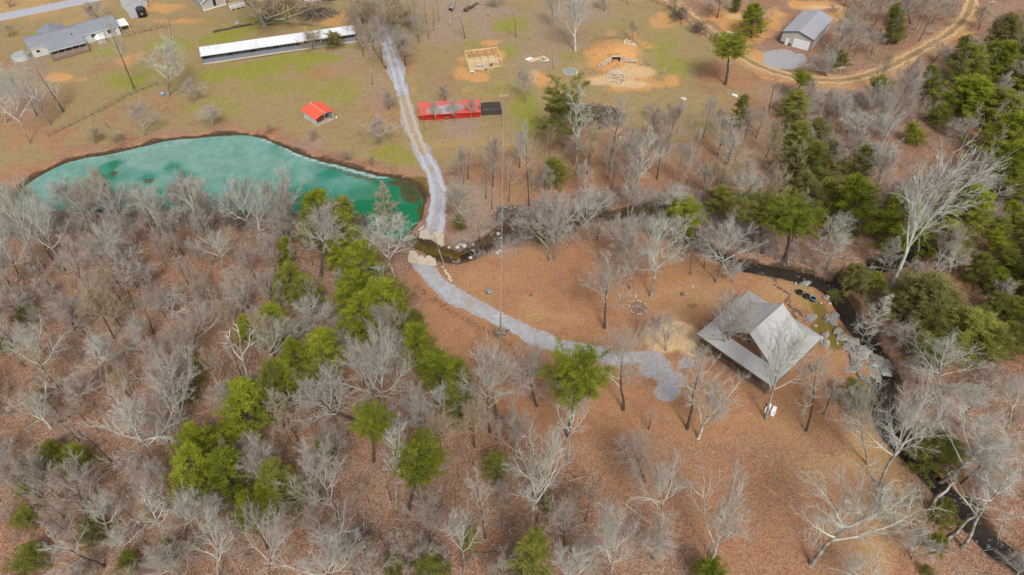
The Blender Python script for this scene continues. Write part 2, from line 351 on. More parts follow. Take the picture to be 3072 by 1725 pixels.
m_pink = blobs([(1180, 40, 130, 70, .9), (1400, 60, 120, 70, .6), (1290, 115, 60, 30, .5), (1480, 30, 90, 40, .8), (1120, 270, 120, 16, .5), (1160, 320, 60, 30, .8), (1350, 150, 60, 26, .7), (1200, 545, 70, 70, .9), (1260, 620, 60, 30, .8), (2160, 230, 120, 50, .8), (2280, 200, 90, 40, .8),
                (950, 230, 50, 50, .6), (880, 130, 60, 60, .5), (60, 240, 80, 90, .7), (2000, 250, 80, 40, .6), (1950, 350, 60, 60, .4), (780, 360, 60, 20, .6), (2150, 1000, 60, 60, .3), (1440, 110, 50, 26, .5), (1120, 60, 60, 60, .7), (430, 330, 100, 14, .4)], .5, 1.7, .2)
m_moss = blobs([(2070, 800, 30, 60, .8, -20), (2100, 850, 40, 40, .7), (1960, 700, 60, 14, .4), (1740, 770, 26, 12, .6), (1870, 735, 30, 8, .4), (2050, 830, 20, 40, .6), (1050, 470, 34, 30, .9), (1900, 560, 60, 40, .2), (1210, 640, 30, 14, .5), (1225, 620, 40, 14, .7)])
nx, ny = len(gx), len(gy)
I = np.arange(nx * ny).reshape(ny, nx)
F4 = np.stack([I[:-1, :-1], I[:-1, 1:], I[1:, 1:], I[1:, :-1]], -1).reshape(-1, 4)
def grid_obj(name, co, faces, mat, smooth=True):
    me = bpy.data.meshes.new(name); me.vertices.add(len(co)); me.vertices.foreach_set('co', co.astype(np.float32).ravel())
    me.loops.add(faces.size); me.loops.foreach_set('vertex_index', faces.astype(np.int32).ravel())
    me.polygons.add(len(faces)); me.polygons.foreach_set('loop_start', np.arange(0, faces.size, faces.shape[1], dtype=np.int32))
    me.polygons.foreach_set('loop_total', np.full(len(faces), faces.shape[1], np.int32))
    me.update(calc_edges=True)
    if smooth: me.polygons.foreach_set('use_smooth', np.ones(len(faces), bool))
    me.materials.append(mat); o = bpy.data.objects.new(name, me); COL.objects.link(o); return o
def cattr(me, name, r, g, b, a=None):
    at = me.attributes.new(name, 'FLOAT_COLOR', 'POINT'); a = np.ones_like(r) if a is None else a
    at.data.foreach_set('color', np.stack([r, g, b, a], -1).astype(np.float32).ravel())

g = NT('leafy_ground'); PO = g.n('NewGeometry').outputs['Position']
g._co['Object'] = PO
def sepc(m, nm):
    at = m.attr(nm); s_ = m.n('SeparateColor'); m.l(at.outputs['Color'], s_.inputs[0]); return [s_.outputs[0], s_.outputs[1], s_.outputs[2], at.outputs['Alpha']]
sep = lambda nm: sepc(g, nm)
c1, c2, c3 = sep('cover_one'), sep('cover_two'), sep('cover_three')
v1 = g.vor(7.5); v2 = g.vor(16)
def chan(c, k=0): s_ = g.n('SeparateColor'); g.l(c, s_.inputs[0]); return s_.outputs[k]
n_big = g.noise(.09, 4); n_mid = g.noise(.45, 4); n_small = g.noise(2.4, 4, .7); n_fine = g.noise(7, 3, .7)
sp = g.math('ADD', g.math('MULTIPLY', chan(v1), .55), g.math('MULTIPLY', chan(v2, 1), .45))
sp = g.math('MULTIPLY_ADD', g.math('SUBTRACT', n_fine, .5), .5, sp, clamp=True)
sp = g.math('MULTIPLY_ADD', g.math('SUBTRACT', n_small, .5), .6, sp, clamp=True)
sq = g.math('MULTIPLY_ADD', sp, .62, .19)
def edge(wt, nz, k=.8, lo=.34, hi=.66): return g.ss(g.math('MULTIPLY_ADD', g.math('SUBTRACT', nz, .5), k, wt), lo, hi)
wood = g.ramp(sp, [(.1, (.11, .056, .036)), (.45, (.255, .135, .084)), (.75, (.365, .21, .14)), (1, (.55, .36, .26))])
wood2 = g.ramp(sp, [(.1, (.12, .075, .052)), (.45, (.27, .165, .115)), (.75, (.38, .245, .175)), (1, (.52, .37, .28))])
wood = g.mix(g.ss(n_big, .42, .62), wood, wood2)
wood = g.mix(g.math('MULTIPLY', g.ss(n_mid, .52, .72), .6), wood, g.ramp(sp, [(.1, (.12, .05, .025)), (.5, (.27, .115, .055)), (1, (.42, .22, .12))]))
wood = g.mix(g.math('MULTIPLY', g.ss(g.noise(.3, 4), .55, .72), .55), wood, g.ramp(sp, [(.1, (.075, .045, .03)), (.5, (.16, .095, .06)), (1, (.30, .20, .13))]))
lawn = g.ramp(sq, [(.1, (.17, .082, .040)), (.45, (.34, .172, .087)), (.75, (.435, .24, .13)), (1, (.56, .37, .24))])
lawn = g.mix(g.math('MULTIPLY', g.ss(n_mid, .45, .62), .65), lawn, g.ramp(sq, [(.1, (.15, .072, .042)), (.5, (.30, .145, .085)), (1, (.47, .265, .175))]))
lawn = g.mix(g.math('MULTIPLY', g.ss(n_big, .5, .68), .6), lawn, g.ramp(sq, [(.1, (.22, .115, .05)), (.5, (.39, .22, .105)), (1, (.55, .36, .20))]))
gold = g.ramp(sq, [(.1, (.24, .135, .055)), (.5, (.43, .265, .12)), (1, (.60, .43, .24))])
field = g.ramp(sq, [(.1, (.165, .125, .055)), (.45, (.285, .215, .098)), (.75, (.37, .29, .145)), (1, (.50, .41, .24))])
field = g.mix(g.math('MULTIPLY', g.ss(n_mid, .46, .66), .7), field, g.ramp(sq, [(.1, (.155, .085, .045)), (.5, (.30, .175, .092)), (1, (.43, .29, .17))]))
field = g.mix(g.math('MULTIPLY', g.ss(n_small, .55, .75), .4), field, (.25, .215, .06))
green = g.ramp(sp, [(.1, (.145, .14, .03)), (.5, (.245, .245, .04)), (1, (.35, .34, .09))])
dirt = g.mix(n_mid, g.ramp(sp, [(.1, (.36, .16, .045)), (.5, (.52, .255, .085)), (1, (.66, .40, .18))]), g.ramp(n_small, [(.3, (.46, .20, .05)), (.7, (.60, .38, .19))]))
sand = g.ramp(sp, [(.1, (.42, .27, .13)), (.5, (.56, .38, .21)), (1, (.70, .54, .35))])
grav = g.ramp(sq, [(.05, (.20, .20, .205)), (.45, (.33, .33, .34)), (.8, (.46, .46, .49)), (1, (.62, .62, .65))])
mud = g.ramp(n_small, [(.3, (.03, .022, .014)), (.55, (.085, .055, .03)), (.8, (.17, .095, .05))])
pink = g.ramp(sp, [(.1, (.17, .115, .085)), (.5, (.315, .225, .175)), (1, (.46, .36, .30))])
moss = g.ramp(n_small, [(.25, (.09, .07, .012)), (.55, (.15, .115, .02)), (.8, (.24, .19, .05))])
n_wide = g.math('ADD', g.math('MULTIPLY', g.noise(.22, 5, .65), .5), g.math('MULTIPLY', n_small, .5))
c = g.mix(edge(c2[0], n_wide, .9, .15, .85), wood, lawn)
c = g.mix(edge(c1[0], n_wide, .9, .15, .85), c, field)
c = g.mix(g.math('MULTIPLY', edge(c1[3], n_wide, 1.5, .1, .95), .8), c, gold)
c = g.mix(g.math('MULTIPLY', edge(c3[1], n_wide, 1.1, .1, .9), .85), c, pink)
c = g.mix(g.math('MULTIPLY', edge(c1[1], n_wide, 1.5, .08, .85), .95), c, green)
c = g.mix(g.math('MULTIPLY', edge(c3[2], n_small, 1.2), .85), c, moss)
c = g.mix(edge(c1[2], n_wide, 1.4, .2, .8), c, dirt)
c = g.mix(edge(c2[1], n_wide, 1.0, .2, .8), c, sand)
c = g.mix(g.math('MULTIPLY', edge(c2[2], n_wide, 1.3), .9), c, grav)
c = g.mix(edge(c3[0], n_small, .9), c, mud)
g.fin(c, .97, .12, bump=sp, bstr=.6, bdist=.09)
ground = grid_obj('ground', np.stack([fx, fy, GZ], -1), F4, g.m); tag(ground, kind='structure')
cattr(ground.data, 'cover_one', m_field, m_green, m_dirt, m_gold)
cattr(ground.data, 'cover_two', m_lawn, m_sand, m_grav, m_grav * 0)
cattr(ground.data, 'cover_three', m_mud, m_pink, m_moss, m_pink * 0)

# ------------------------------------------------------------------ water
POND_Z, CREEK_Z = -0.45, -0.80
big = smooth_poly(POND, 0)
xs = np.arange(min(p[0] for p in POND) - 3, max(p[0] for p in POND) + 3, .8); ys = np.arange(min(p[1] for p in POND) - 3, max(p[1] for p in POND) + 3, .8)
WX, WY = np.meshgrid(xs, ys); wx, wy = WX.ravel(), WY.ravel()
keep = inside(wx, wy, POND) | (seg_dist(wx, wy, POND, True) < 1.6)
J = np.arange(len(wx)).reshape(len(ys), len(xs))
FW = np.stack([J[:-1, :-1], J[:-1, 1:], J[1:, 1:], J[1:, :-1]], -1).reshape(-1, 4); FW = FW[keep[FW].all(1)]
used = np.unique(FW); rm = np.full(len(wx), -1); rm[used] = np.arange(len(used)); FW = rm[FW]; wx, wy = wx[used], wy[used]
wpu, wpv, _ = proj(wx, wy, np.full_like(wx, POND_Z)); pu, pv = wpu / KD, wpv / KD
WN = (vnoise(wx, wy, 4.0, 21) - .5) * 2
shore = np.where(inside(wx, wy, POND), seg_dist(wx, wy, POND, True), 0)
ice = blobs([(120, 460, 90, 50, .9), (500, 380, 260, 70, .95), (640, 410, 220, 60, .8), (380, 400, 60, 26, .95), (330, 430, 60, 30, .6), (220, 400, 90, 16, .9), (150, 440, 110, 40, .7), (560, 350, 130, 14, .9), (700, 380, 60, 20, .5), (480, 470, 120, 40, .7), (330, 480, 90, 40, .75),
             (680, 460, 120, 50, .35), (120, 500, 140, 40, .8), (840, 470, 170, 34, .5, 10), (640, 350, 60, 8, .9)], .5)
rim = np.maximum(strip([(660, 345), (705, 362), (750, 384), (810, 404), (870, 418), (930, 434), (985, 447)], 9, .5) * (shore > .3), .5 * strip([(160, 412), (250, 392), (330, 385), (480, 352)], 6, .6))
deep = blobs([(1030, 540, 70, 60, 1), (960, 520, 110, 60, 1), (880, 520, 90, 30, .9), (800, 500, 90, 20, .6), (286, 410, 22, 26, .9, 10), (270, 445, 40, 12, .6), (960, 580, 60, 30, 1), (480, 375, 7, 30, .5, 30), (455, 400, 6, 40, .5, 30), (350, 465, 30, 8, .5)], .3)
brown = blobs([(1045, 475, 36, 34, 1), (1000, 458, 60, 12, .8), (1060, 540, 10, 40, .8), (900, 440, 70, 9, .55, 12), (820, 420, 60, 8, .5, 12), (285, 435, 12, 8, .9), (372, 455, 16, 6, 1), (382, 497, 10, 6, .9), (250, 470, 60, 8, .4), (1030, 585, 30, 10, .7), (520, 500, 60, 12, .3)], .4)
wm = NT('pond_water'); PO2 = wm.n('NewGeometry').outputs['Position']; wm._co['Object'] = PO2
k = sepc(wm, 'film')
na = wm.noise(.16, 5, .6); nb = wm.noise(.7, 5, .65); nc = wm.noise(.12, 4, .6)
base = wm.mix(wm.ss(nc, .35, .65), (.012, .165, .10), (.036, .22, .16))
cl = wm.mix(k[2], base, (.002, .145, .058))
icy = wm.mix(wm.ss(nb, .3, .7), (.18, .30, .265), (.30, .40, .375))
cl = wm.mix(wm.math('MULTIPLY', wm.ss(wm.math('MULTIPLY_ADD', wm.math('SUBTRACT', na, .5), 1.1, k[0]), .12, .95), .6), cl, icy)
cl = wm.mix(wm.math('MULTIPLY', wm.ss(wm.math('MULTIPLY_ADD', wm.math('SUBTRACT', nb, .5), 1.0, k[3]), .3, .75), .85), cl, wm.ramp(nb, [(.3, (.035, .028, .002)), (.7, (.09, .06, .01))]))
rimf = wm.ss(wm.math('MULTIPLY_ADD', wm.math('SUBTRACT', wm.noise(2.6, 5, .75), .5), 1.7, k[1]), .45, .8)
cl = wm.mix(wm.math('MULTIPLY', rimf, .55), cl, (.50, .57, .57))
pond_mat = wm.fin(cl, wm.math('MULTIPLY_ADD', k[0], .35, .12), .4, bump=wm.noise(3, 3), bstr=.06, bdist=.05)
pond = grid_obj('pond_water', np.stack([wx, wy, np.full_like(wx, POND_Z)], -1), FW, pond_mat)
cattr(pond.data, 'film', ice, rim, deep, brown); tag(pond, kind='structure')

def ribbon(name, pts, width, mat, z=None, lift=.045, step=.8, cross=6, jit=.12, seed=0, edge_drop=.06):
    pts = smooth_poly(pts, 2, False); width = np.array(width) * SC; P_ = [np.array(p[:2]) for p in pts]
    L = np.concatenate([[0], np.cumsum([np.linalg.norm(P_[i + 1] - P_[i]) for i in range(len(P_) - 1)])]); n = max(3, int(L[-1] / step))
    s = np.linspace(0, L[-1], n); X = np.interp(s, L, [p[0] for p in P_]); Y = np.interp(s, L, [p[1] for p in P_])
    wv = np.interp(s / L[-1], np.linspace(0, 1, len(width)), width) if width.ndim else np.full(n, width)
    tx, ty = np.gradient(X), np.gradient(Y); q = np.hypot(tx, ty); nx_, ny_ = -ty / q, tx / q
    rs = np.random.RandomState(seed); wl = wv * (.5 + jit * (rs.rand(n) - .5)); wr = wv * (.5 + jit * (rs.rand(n) - .5))
    t = np.linspace(-1, 1, cross + 1); off = np.where(t[None, :] < 0, t[None, :] * wl[:, None], t[None, :] * wr[:, None])
    XX = X[:, None] + nx_[:, None] * off; YY = Y[:, None] + ny_[:, None] * off
    ZZ = gz(XX.ravel(), YY.ravel()).reshape(XX.shape) + lift if z is None else np.full(XX.shape, z)
    if z is None: ZZ[:, 0] -= lift + edge_drop; ZZ[:, -1] -= lift + edge_drop
    J = np.arange(XX.size).reshape(XX.shape); FF = np.stack([J[:-1, :-1], J[:-1, 1:], J[1:, 1:], J[1:, :-1]], -1).reshape(-1, 4)[:, ::-1]
    o = grid_obj(name, np.stack([XX.ravel(), YY.ravel(), ZZ.ravel()], -1), FF, mat)
    at = o.data.attributes.new('across', 'FLOAT', 'POINT'); at.data.foreach_set('value', np.tile(t, n).astype(np.float32)); return tag(o, kind='structure')
cm = NT('creek_water'); cm._co['Object'] = cm.n('NewGeometry').outputs['Position']
fo = cm.math('MULTIPLY', cm.ss(cm.noise(1.3, 5, .75), .56, .68), cm.ss(cm.noise(.25, 2), .44, .60))
creek_mat = cm.fin(cm.mix(fo, cm.mix(cm.noise(.7, 3), (.008, .007, .007), (.045, .032, .022)), (.42, .44, .48)), .14, .35, bump=cm.noise(2.2, 4, .7), bstr=.35, bdist=.12)
sm = NT('shallow_brown_water'); sm._co['Object'] = sm.n('NewGeometry').outputs['Position']
spill_mat = sm.fin(sm.ramp(sm.noise(.9, 5, .65), [(.25, (.045, .028, .002)), (.55, (.115, .078, .008)), (.8, (.19, .135, .03))]), .15, .4, bump=sm.noise(3, 3), bstr=.1, bdist=.05)
ribbon('creek_water', CREEK[10:], 6.0, creek_mat, z=CREEK_Z); ribbon('creek_water', CREEK2, 4.6, creek_mat, z=CREEK_Z + .02)
ribbon('spillway_water', CREEK[:14], 6.5, spill_mat, z=-.58, step=.4)

# ------------------------------------------------------------------ roads
def road_mat(name, lo, mid, hi, rut=None, patch=None, rutw=(.35, .62)):
    m = NT(name); m._co['Object'] = m.n('NewGeometry').outputs['Position']
    s_ = m.math('ADD', m.math('MULTIPLY', m.noise(1.1, 5, .7), .6), m.math('MULTIPLY', m.noise(8, 3, .8), .5)); col = m.ramp(s_, [(.32, lo), (.55, mid), (.8, hi)])
    if patch: col = m.mix(m.math('MULTIPLY', m.ss(m.noise(.33, 4), .5, .66), .8), col, patch)
    if rut:
        a = m.math('ABSOLUTE', m.attr('across').outputs['Fac']); a = m.math('MULTIPLY_ADD', m.math('SUBTRACT', m.noise(.5, 3), .5), .35, a)
        f = m.math('MULTIPLY', m.ss(a, rutw[0] - .12, rutw[0] + .05), m.math('SUBTRACT', 1.0, m.ss(a, rutw[1], rutw[1] + .18)))
        col = m.mix(m.math('MULTIPLY', f, .85), col, rut)
    return m.fin(col, .95, .15, bump=m.noise(9, 2), bstr=.3, bdist=.04)
grav_mat = road_mat('pale_gravel', (.22, .22, .225), (.35, .35, .365), (.48, .48, .50), patch=(.33, .275, .225))
lane_mat = road_mat('lane_gravel', (.20, .20, .215), (.335, .335, .365), (.47, .47, .51), rut=(.43, .43, .47), patch=(.335, .255, .17))
lane2_mat = road_mat('worn_dirt_lane', (.25, .18, .115), (.36, .275, .19), (.47, .39, .30), rut=(.43, .385, .34), patch=(.26, .19, .11))
track_mat = road_mat('red_dirt_track', (.20, .12, .055), (.30, .185, .09), (.40, .265, .14), rut=(.50, .35, .20), patch=(.23, .165, .075))
tar_mat = road_mat('grey_asphalt', (.30, .30, .33), (.36, .36, .395), (.43, .43, .465))
ribbon('lane', [PD(*p) for p in LANE[:6]], [2.0, 2.0, 2.1, 2.3, 2.6], lane_mat, seed=1, jit=.3)
ribbon('dirt_lane', [PD(*p) for p in LANE[5:9]], [2.7, 2.6, 2.4], lane2_mat, seed=2, jit=.3, lift=.04)
ribbon('gravel_lane', [PD(*p) for p in LANE[8:]], [2.2, 2.8, 3.0, 3.2, 3.2], lane_mat, seed=3, jit=.2, lift=.05)
ribbon('driveway', [PD(*p) for p in DRIVE[:10]], [1.9, 2.2, 2.0, 2.0, 2.1, 2.2, 2.4, 2.4, 1.6, .5], grav_mat, seed=4, jit=.35)
ribbon('dirt_track', [PD(*p) for p in TRACK], [4.2, 3.9, 3.4, 3.2, 3.2, 3.2, 3.4], track_mat, seed=5, jit=.3)
ribbon('road', [D(-120, 67), D(0, 41), D(100, 22), D(200, 3), D(330, -22)], 4.6, tar_mat, step=2, jit=.02)
ribbon('gravel_drive', [PD(305, -25), PD(322, 5), PD(335, 30), PD(342, 45)], [3.6, 3.2, 2.6, 1.8], grav_mat, seed=6, jit=.3)
# ------------------------------------------------------------------ buildings (dimensions in survey units, roots scaled by SC)
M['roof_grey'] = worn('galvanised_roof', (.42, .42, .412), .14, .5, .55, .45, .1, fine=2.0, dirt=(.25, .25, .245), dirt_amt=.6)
M['roof_valley'] = worn('galvanised_roof_groove_shade', (.31, .31, .305), .14, .5, .6, .4, .1, fine=2.0)  # darker grey for the valleys: rib shading put into the colour
M['white_valley'] = worn('white_roof_groove_shade', (.56, .57, .59), .25, .3, .6, .4, fine=2.0)  # shade between the white ribs, painted as a greyer tone
M['red_valley'] = worn('red_roof_groove_shade', (.55, .07, .04), .15, .5, .6, .4)  # darker red meant as painted shade between ribs
M['roof_slate'] = worn('charcoal_shingle', (.225, .235, .265), .25, .8, .9, .2, fine=5)
M['roof_metal'] = worn('grey_metal_roof', (.36, .355, .385), .06, .4, .45, .5, fine=2)
M['roof_white'] = worn('white_metal_roof', (.66, .67, .70), .1, .4, .6, .4, fine=2)
M['red_roof'] = worn('red_painted_roof', (.72, .105, .055), .12, .8, .55, .4, fine=3)
M['red_wall'] = worn('red_boards', (.42, .030, .020), .3, 1.2, .8, .3, fine=6)
M['white'] = worn('white_paint', (.76, .76, .76), .1, 1.5, .6, .4)
M['pale_wall'] = worn('pale_siding', (.52, .53, .51), .15, .9, .8, .3, fine=4)
M['beige'] = worn('beige_siding', (.42, .395, .37), .1, .8, .7, .3, fine=4)
M['grey_wall'] = worn('slate_grey_panel', (.19, .215, .27), .15, .8, .6, .4)
M['charcoal'] = worn('charcoal_trim', (.075, .08, .095), .15, 1, .6, .4)
M['dark'] = worn('dark_interior', (.02, .017, .015), .3, 1, .9, .1)
M['brown_wood'] = worn('weathered_brown_wood', (.21, .12, .07), .35, 1.2, .85, .2, fine=9)
M['deck_wood'] = worn('grey_brown_deck', (.24, .185, .145), .3, 1, .9, .2, fine=8)
M['new_wood'] = worn('new_yellow_lumber', (.63, .48, .26), .15, 1.5, .75, .3)
M['old_wood'] = worn('grey_old_rail', (.44, .37, .28), .25, 1.5, .9, .2)
M['glass'] = worn('dark_window_glass', (.02, .022, .026), .1, 1, .1, .6)
M['concrete'] = worn('tan_concrete', (.50, .43, .34), .16, .9, .9, .2, fine=5, dirt=(.30, .21, .13), dirt_amt=.5)
M['slab'] = worn('floor_concrete', (.40, .37, .31), .15, .9, .9, .2)
M['stone'] = worn('tan_fieldstone', (.56, .47, .35), .3, 1.2, .95, .2, fine=6)
M['stone_grey'] = worn('grey_fieldstone', (.40, .40, .38), .3, 1.2, .95, .2, fine=6, dirt=(.2, .17, .14))
M['stone_dark'] = worn('dark_creek_stone', (.15, .12, .10), .4, 1.2, .8, .3, fine=6, dirt=(.33, .25, .16), dirt_amt=.7)
M['lichen_rock'] = worn("lichen_rock", (.27, .25, .22), .5, 1.3, .95, .2, fine=5, dirt=(.44, .52, .42), dirt_amt=.95)
M['black_paint'] = worn('black_paint', (.012, .012, .015), .2, 1, .25, .5)
M['rubber'] = worn('black_rubber', (.042, .042, .045), .2, 1, .85, .3)
M['chrome'] = worn('dull_metal', (.45, .45, .46), .1, 1, .4, .5, .8)
M['blue'] = worn('blue_plastic', (.12, .30, .52), .1, 1, .4, .5)
M['sand_boards'] = worn('sandy_plywood', (.60, .45, .27), .15, 1, .9, .2)
M['netting'] = worn('dark_netting', (.10, .082, .075), .3, 1.5, .9, .2)
M['pool_cover'] = worn('grey_pool_cover', (.30, .35, .37), .15, .8, .6, .3)

def streak_roof():
    m = NT('white_roof_with_grey_streaks'); o = m.co()
    sx = m.n('SeparateXYZ'); m.l(o, sx.inputs[0])
    st = m.noise(1.0, 4, .7, stretch=(9, .35, .35)); pt = m.noise(.16, 3, .6)
    f = m.math('MULTIPLY', m.ss(st, .47, .63), m.ss(pt, .44, .58))
    c = m.mix(m.math('MULTIPLY', f, .75), m.mix(m.noise(.25, 3), (.60, .61, .65), (.74, .75, .77)), (.27, .28, .29)); return m.fin(c, .55, .4)
M['streak_roof'] = streak_roof()
def patch_roof():
    m = NT('red_roof_worn_to_grey'); s_ = m.n('SeparateXYZ'); m.l(m.co(), s_.inputs[0])
    x = m.math('DIVIDE', m.math('SUBTRACT', s_.outputs[0], 4.6), 3.7); y = m.math('DIVIDE', m.math('SUBTRACT', s_.outputs[1], 2.25), 1.35)
    y2 = m.math('ADD', y, m.math('MULTIPLY', x, -.22)); r = m.math('ADD', m.math('MULTIPLY', x, x), m.math('MULTIPLY', y2, y2))
    r = m.math('MULTIPLY_ADD', m.math('SUBTRACT', m.noise(.9, 4, .65), .5), 1.3, r)
    f = m.math('SUBTRACT', 1.0, m.ss(r, .5, .75)); red = m.mix(m.noise(1.2, 4), (.50, .07, .05), (.58, .14, .10))
    return m.fin(m.mix(m.math('MULTIPLY', f, .92), red, m.mix(m.noise(2, 4), (.30, .29, .30), (.42, .40, .40))), .6, .35)
M['patch_roof'] = patch_roof()

def bld(name, label, cat, ox, oy, ang, group=None, dz=0.0):
    x, y = ox * SC, oy * SC
    t = thing(name, label, cat, (x, y, gz1(x, y) + dz), R(ang), group); t.scale = (SC,) * 3; return t
def gable_poly(x, y0, y1, ze, zp, zb=-.3): return [(x, y0, zb), (x, y1, zb), (x, y1, ze), (x, (y0 + y1) / 2, zp), (x, y0, ze)]
def window(root, loc, rz, w_, h_, frame='white', panes=2):
    m = MB(); t = .06
    for dx in (-w_ / 2, w_ / 2): m.box((dx, 0, 0), (t, .06, h_ + t))
    for dz in (-h_ / 2, h_ / 2): m.box((0, 0, dz), (w_ - t, .06, t))
    f = m.obj('window', frame, root); f.location = loc; f.rotation_euler = (0, 0, rz)
    for k in range(panes):
        q = MB(); q.box((-w_ / 2 + t / 2 + (k + .5) * (w_ - t) / panes, .015, 0), ((w_ - t) / panes - .03, .02, h_ - t)); q.obj('pane', 'glass', f)
    return f

# cabin with a steep roof in the middle of a wide porch roof
cb = bld('cabin', 'cabin with pale ribbed metal porch roof around a steep gable, beside the creek', 'cabin', 28.1, 49.87, 42.2)
OX, OY, IX, IY = 5.08, 4.92, 3.26, 3.3; ZE, ZI, ZR = 2.5, 3.08, 5.45
E_ = [(-OX, -OY, ZE), (OX, -OY, ZE), (OX, OY, ZE), (-OX, OY, ZE)]; I_ = [(-IX, -IY, ZI), (IX, -IY, ZI), (IX, IY, ZI), (-IX, IY, ZI)]
sk = MB()
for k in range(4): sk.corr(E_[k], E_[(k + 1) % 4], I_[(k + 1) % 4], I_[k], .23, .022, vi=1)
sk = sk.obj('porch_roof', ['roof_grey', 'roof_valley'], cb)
for k in range(4): hp = MB(); hp.bar(Vector(E_[k]) + Vector((0, 0, .04)), Vector(I_[k]) + Vector((0, 0, .04)), .14, .03); hp.obj('hip_cap', 'roof_grey', sk)
fa = MB()
for k in range(4): fa.bar(Vector(E_[k]) - Vector((0, 0, .09)), Vector(E_[(k + 1) % 4]) - Vector((0, 0, .09)), .05, .13)
fa.obj('fascia', 'brown_wood', sk)
rf = MB(); up = .03
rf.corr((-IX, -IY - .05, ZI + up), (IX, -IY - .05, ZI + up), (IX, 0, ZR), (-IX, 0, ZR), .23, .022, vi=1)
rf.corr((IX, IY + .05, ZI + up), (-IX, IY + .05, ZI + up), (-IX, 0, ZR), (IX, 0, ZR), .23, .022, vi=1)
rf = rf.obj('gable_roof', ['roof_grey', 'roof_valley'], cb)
m = MB(); m.box((0, -.09, ZR + .005), (2 * IX + .04, .2, .02), rx=R(36)); m.box((0, .09, ZR + .005), (2 * IX + .04, .2, .02), rx=R(-36)); m.obj('ridge_cap', 'roof_grey', rf)
for sx in (-1, 1):
    g_ = MB(); x = sx * (IX - .42)
    g_.add([(x, -IY + .05, ZI - .1), (x, IY - .05, ZI - .1), (x, 0, ZR - .1)], [(0, 1, 2) if sx > 0 else (1, 0, 2)]); gw = g_.obj('gable_wall', 'brown_wood', cb)
    for k in range(22):
        y = -IY + .3 + k * (2 * IY - .6) / 21; zt = ZR - .12 - abs(y) * (ZR - ZI) / IY
        q = MB(); q.box((x + sx * .012, y, (ZI - .05 + zt) / 2), (.02, .24, max(.05, zt - ZI + .05))); q.obj('board', 'brown_wood', gw)
    window(cb, (x + sx * .04, 0, ZI + .95), R(90 * sx), .8, .7, 'deck_wood')
core = MB(); core.box((0, 0, 1.3), (5.9, 5.9, 3.3)); core.obj('wall', 'brown_wood', cb)
dk = MB(); dk.box((0, 0, .2), (9.4, 9.1, .16)); dk.box((0, 0, -.1), (9.0, 8.7, .44)); dk = dk.obj('porch_deck', 'deck_wood', cb)
window(cb, (-2.98, 1.4, 1.5), R(-90), .8, .9, 'white'); window(cb, (-2.98, -1.6, 1.5), R(-90), .8, .9, 'white'); window(cb, (1.2, -2.98, 1.5), 0, .9, .9, 'white')
q = MB(); q.box((-2.985, -.1, 1.1), (.05, .75, 1.55)); q.obj('door', 'brown_wood', cb)
for (x0, y0, x1, y1, n) in ((-4.6, 4.45, -4.6, -4.45, 5), (-4.6, -4.45, 4.6, -4.45, 5), (4.6, -4.45, 4.6, 4.45, 5), (4.6, 4.45, -4.6, 4.45, 5)):
    for k in range(n - 1):
        t = k / (n - 1); q = MB(); q.box((x0 + (x1 - x0) * t, y0 + (y1 - y0) * t, 1.37), (.11, .11, 2.25)); q.obj('post', 'brown_wood', cb)
    rl = MB()
    for z in (.45, 1.0): rl.bar((x0, y0, z), (x1, y1, z), .07, .06)
    L_ = math.hypot(x1 - x0, y1 - y0); nb = int(L_ / .16)
    for k in range(nb): t = (k + .5) / nb; rl.box((x0 + (x1 - x0) * t, y0 + (y1 - y0) * t, .73), (.035, .035, .5))
    rl.obj('railing', 'brown_wood', cb)
m = MB(); m.box((-5.35, 4.0, .02), (1.0, 1.3, .16)); m.box((-4.85, 4.0, .12), (.3, 1.3, .16)); m.obj('step', 'deck_wood', cb)
m = MB(); m.box((OX - .1, -OY - .02, ZE - .2), (.22, .16, .3)); m.obj('downspout', 'white', cb)

# long poultry shed
pl = bld('poultry_house', 'long narrow shed with streaked white metal roof and an open dark band below', 'shed', -56.25, 114.98, 18.5)
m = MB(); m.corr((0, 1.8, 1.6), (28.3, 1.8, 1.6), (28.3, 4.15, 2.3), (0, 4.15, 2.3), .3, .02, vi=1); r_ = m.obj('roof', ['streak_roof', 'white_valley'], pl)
m = MB(); m.box((14.15, 1.79, 1.55), (28.3, .06, .12)); m.box((14.15, 4.17, 2.24), (28.3, .05, .12)); m.box((-.01, 2.97, 1.92), (.05, 2.5, .1), rx=R(16.5)); m.obj('trim', 'charcoal', r_)
m = MB(); m.box((14.15, 2.2, .35), (28.0, .06, .95)); m.obj('wall_panel', 'grey_wall', pl)
m = MB(); m.box((14.15, 4.0, 1.0), (28.0, .08, 2.4)); m.box((.13, 3.1, .9), (.06, 1.75, 2.0)); m.box((28.15, 3.1, .9), (.06, 1.75, 2.0)); m.obj('wall', 'charcoal', pl)
m = MB(); m.box((14.15, 3.1, .02), (27.9, 1.7, .1)); m.obj('floor', 'dark', pl)
m = MB(); m.box((14.15, 2.02, .02), (28.2, .3, .14)); m.obj('concrete_curb', 'concrete', pl)
for k in range(21):
    q = MB(); q.box((.2 + k * 1.39, 2.2, 1.16), (.09, .09, .66)); q.obj('post', 'old_wood', pl)
    if k < 20:
        q = MB(); q.box((.2 + (k + .5) * 1.39, 2.75, .85), (1.0, .5, .34)); q.obj('cage', 'deck_wood' if k % 3 else 'netting', pl)

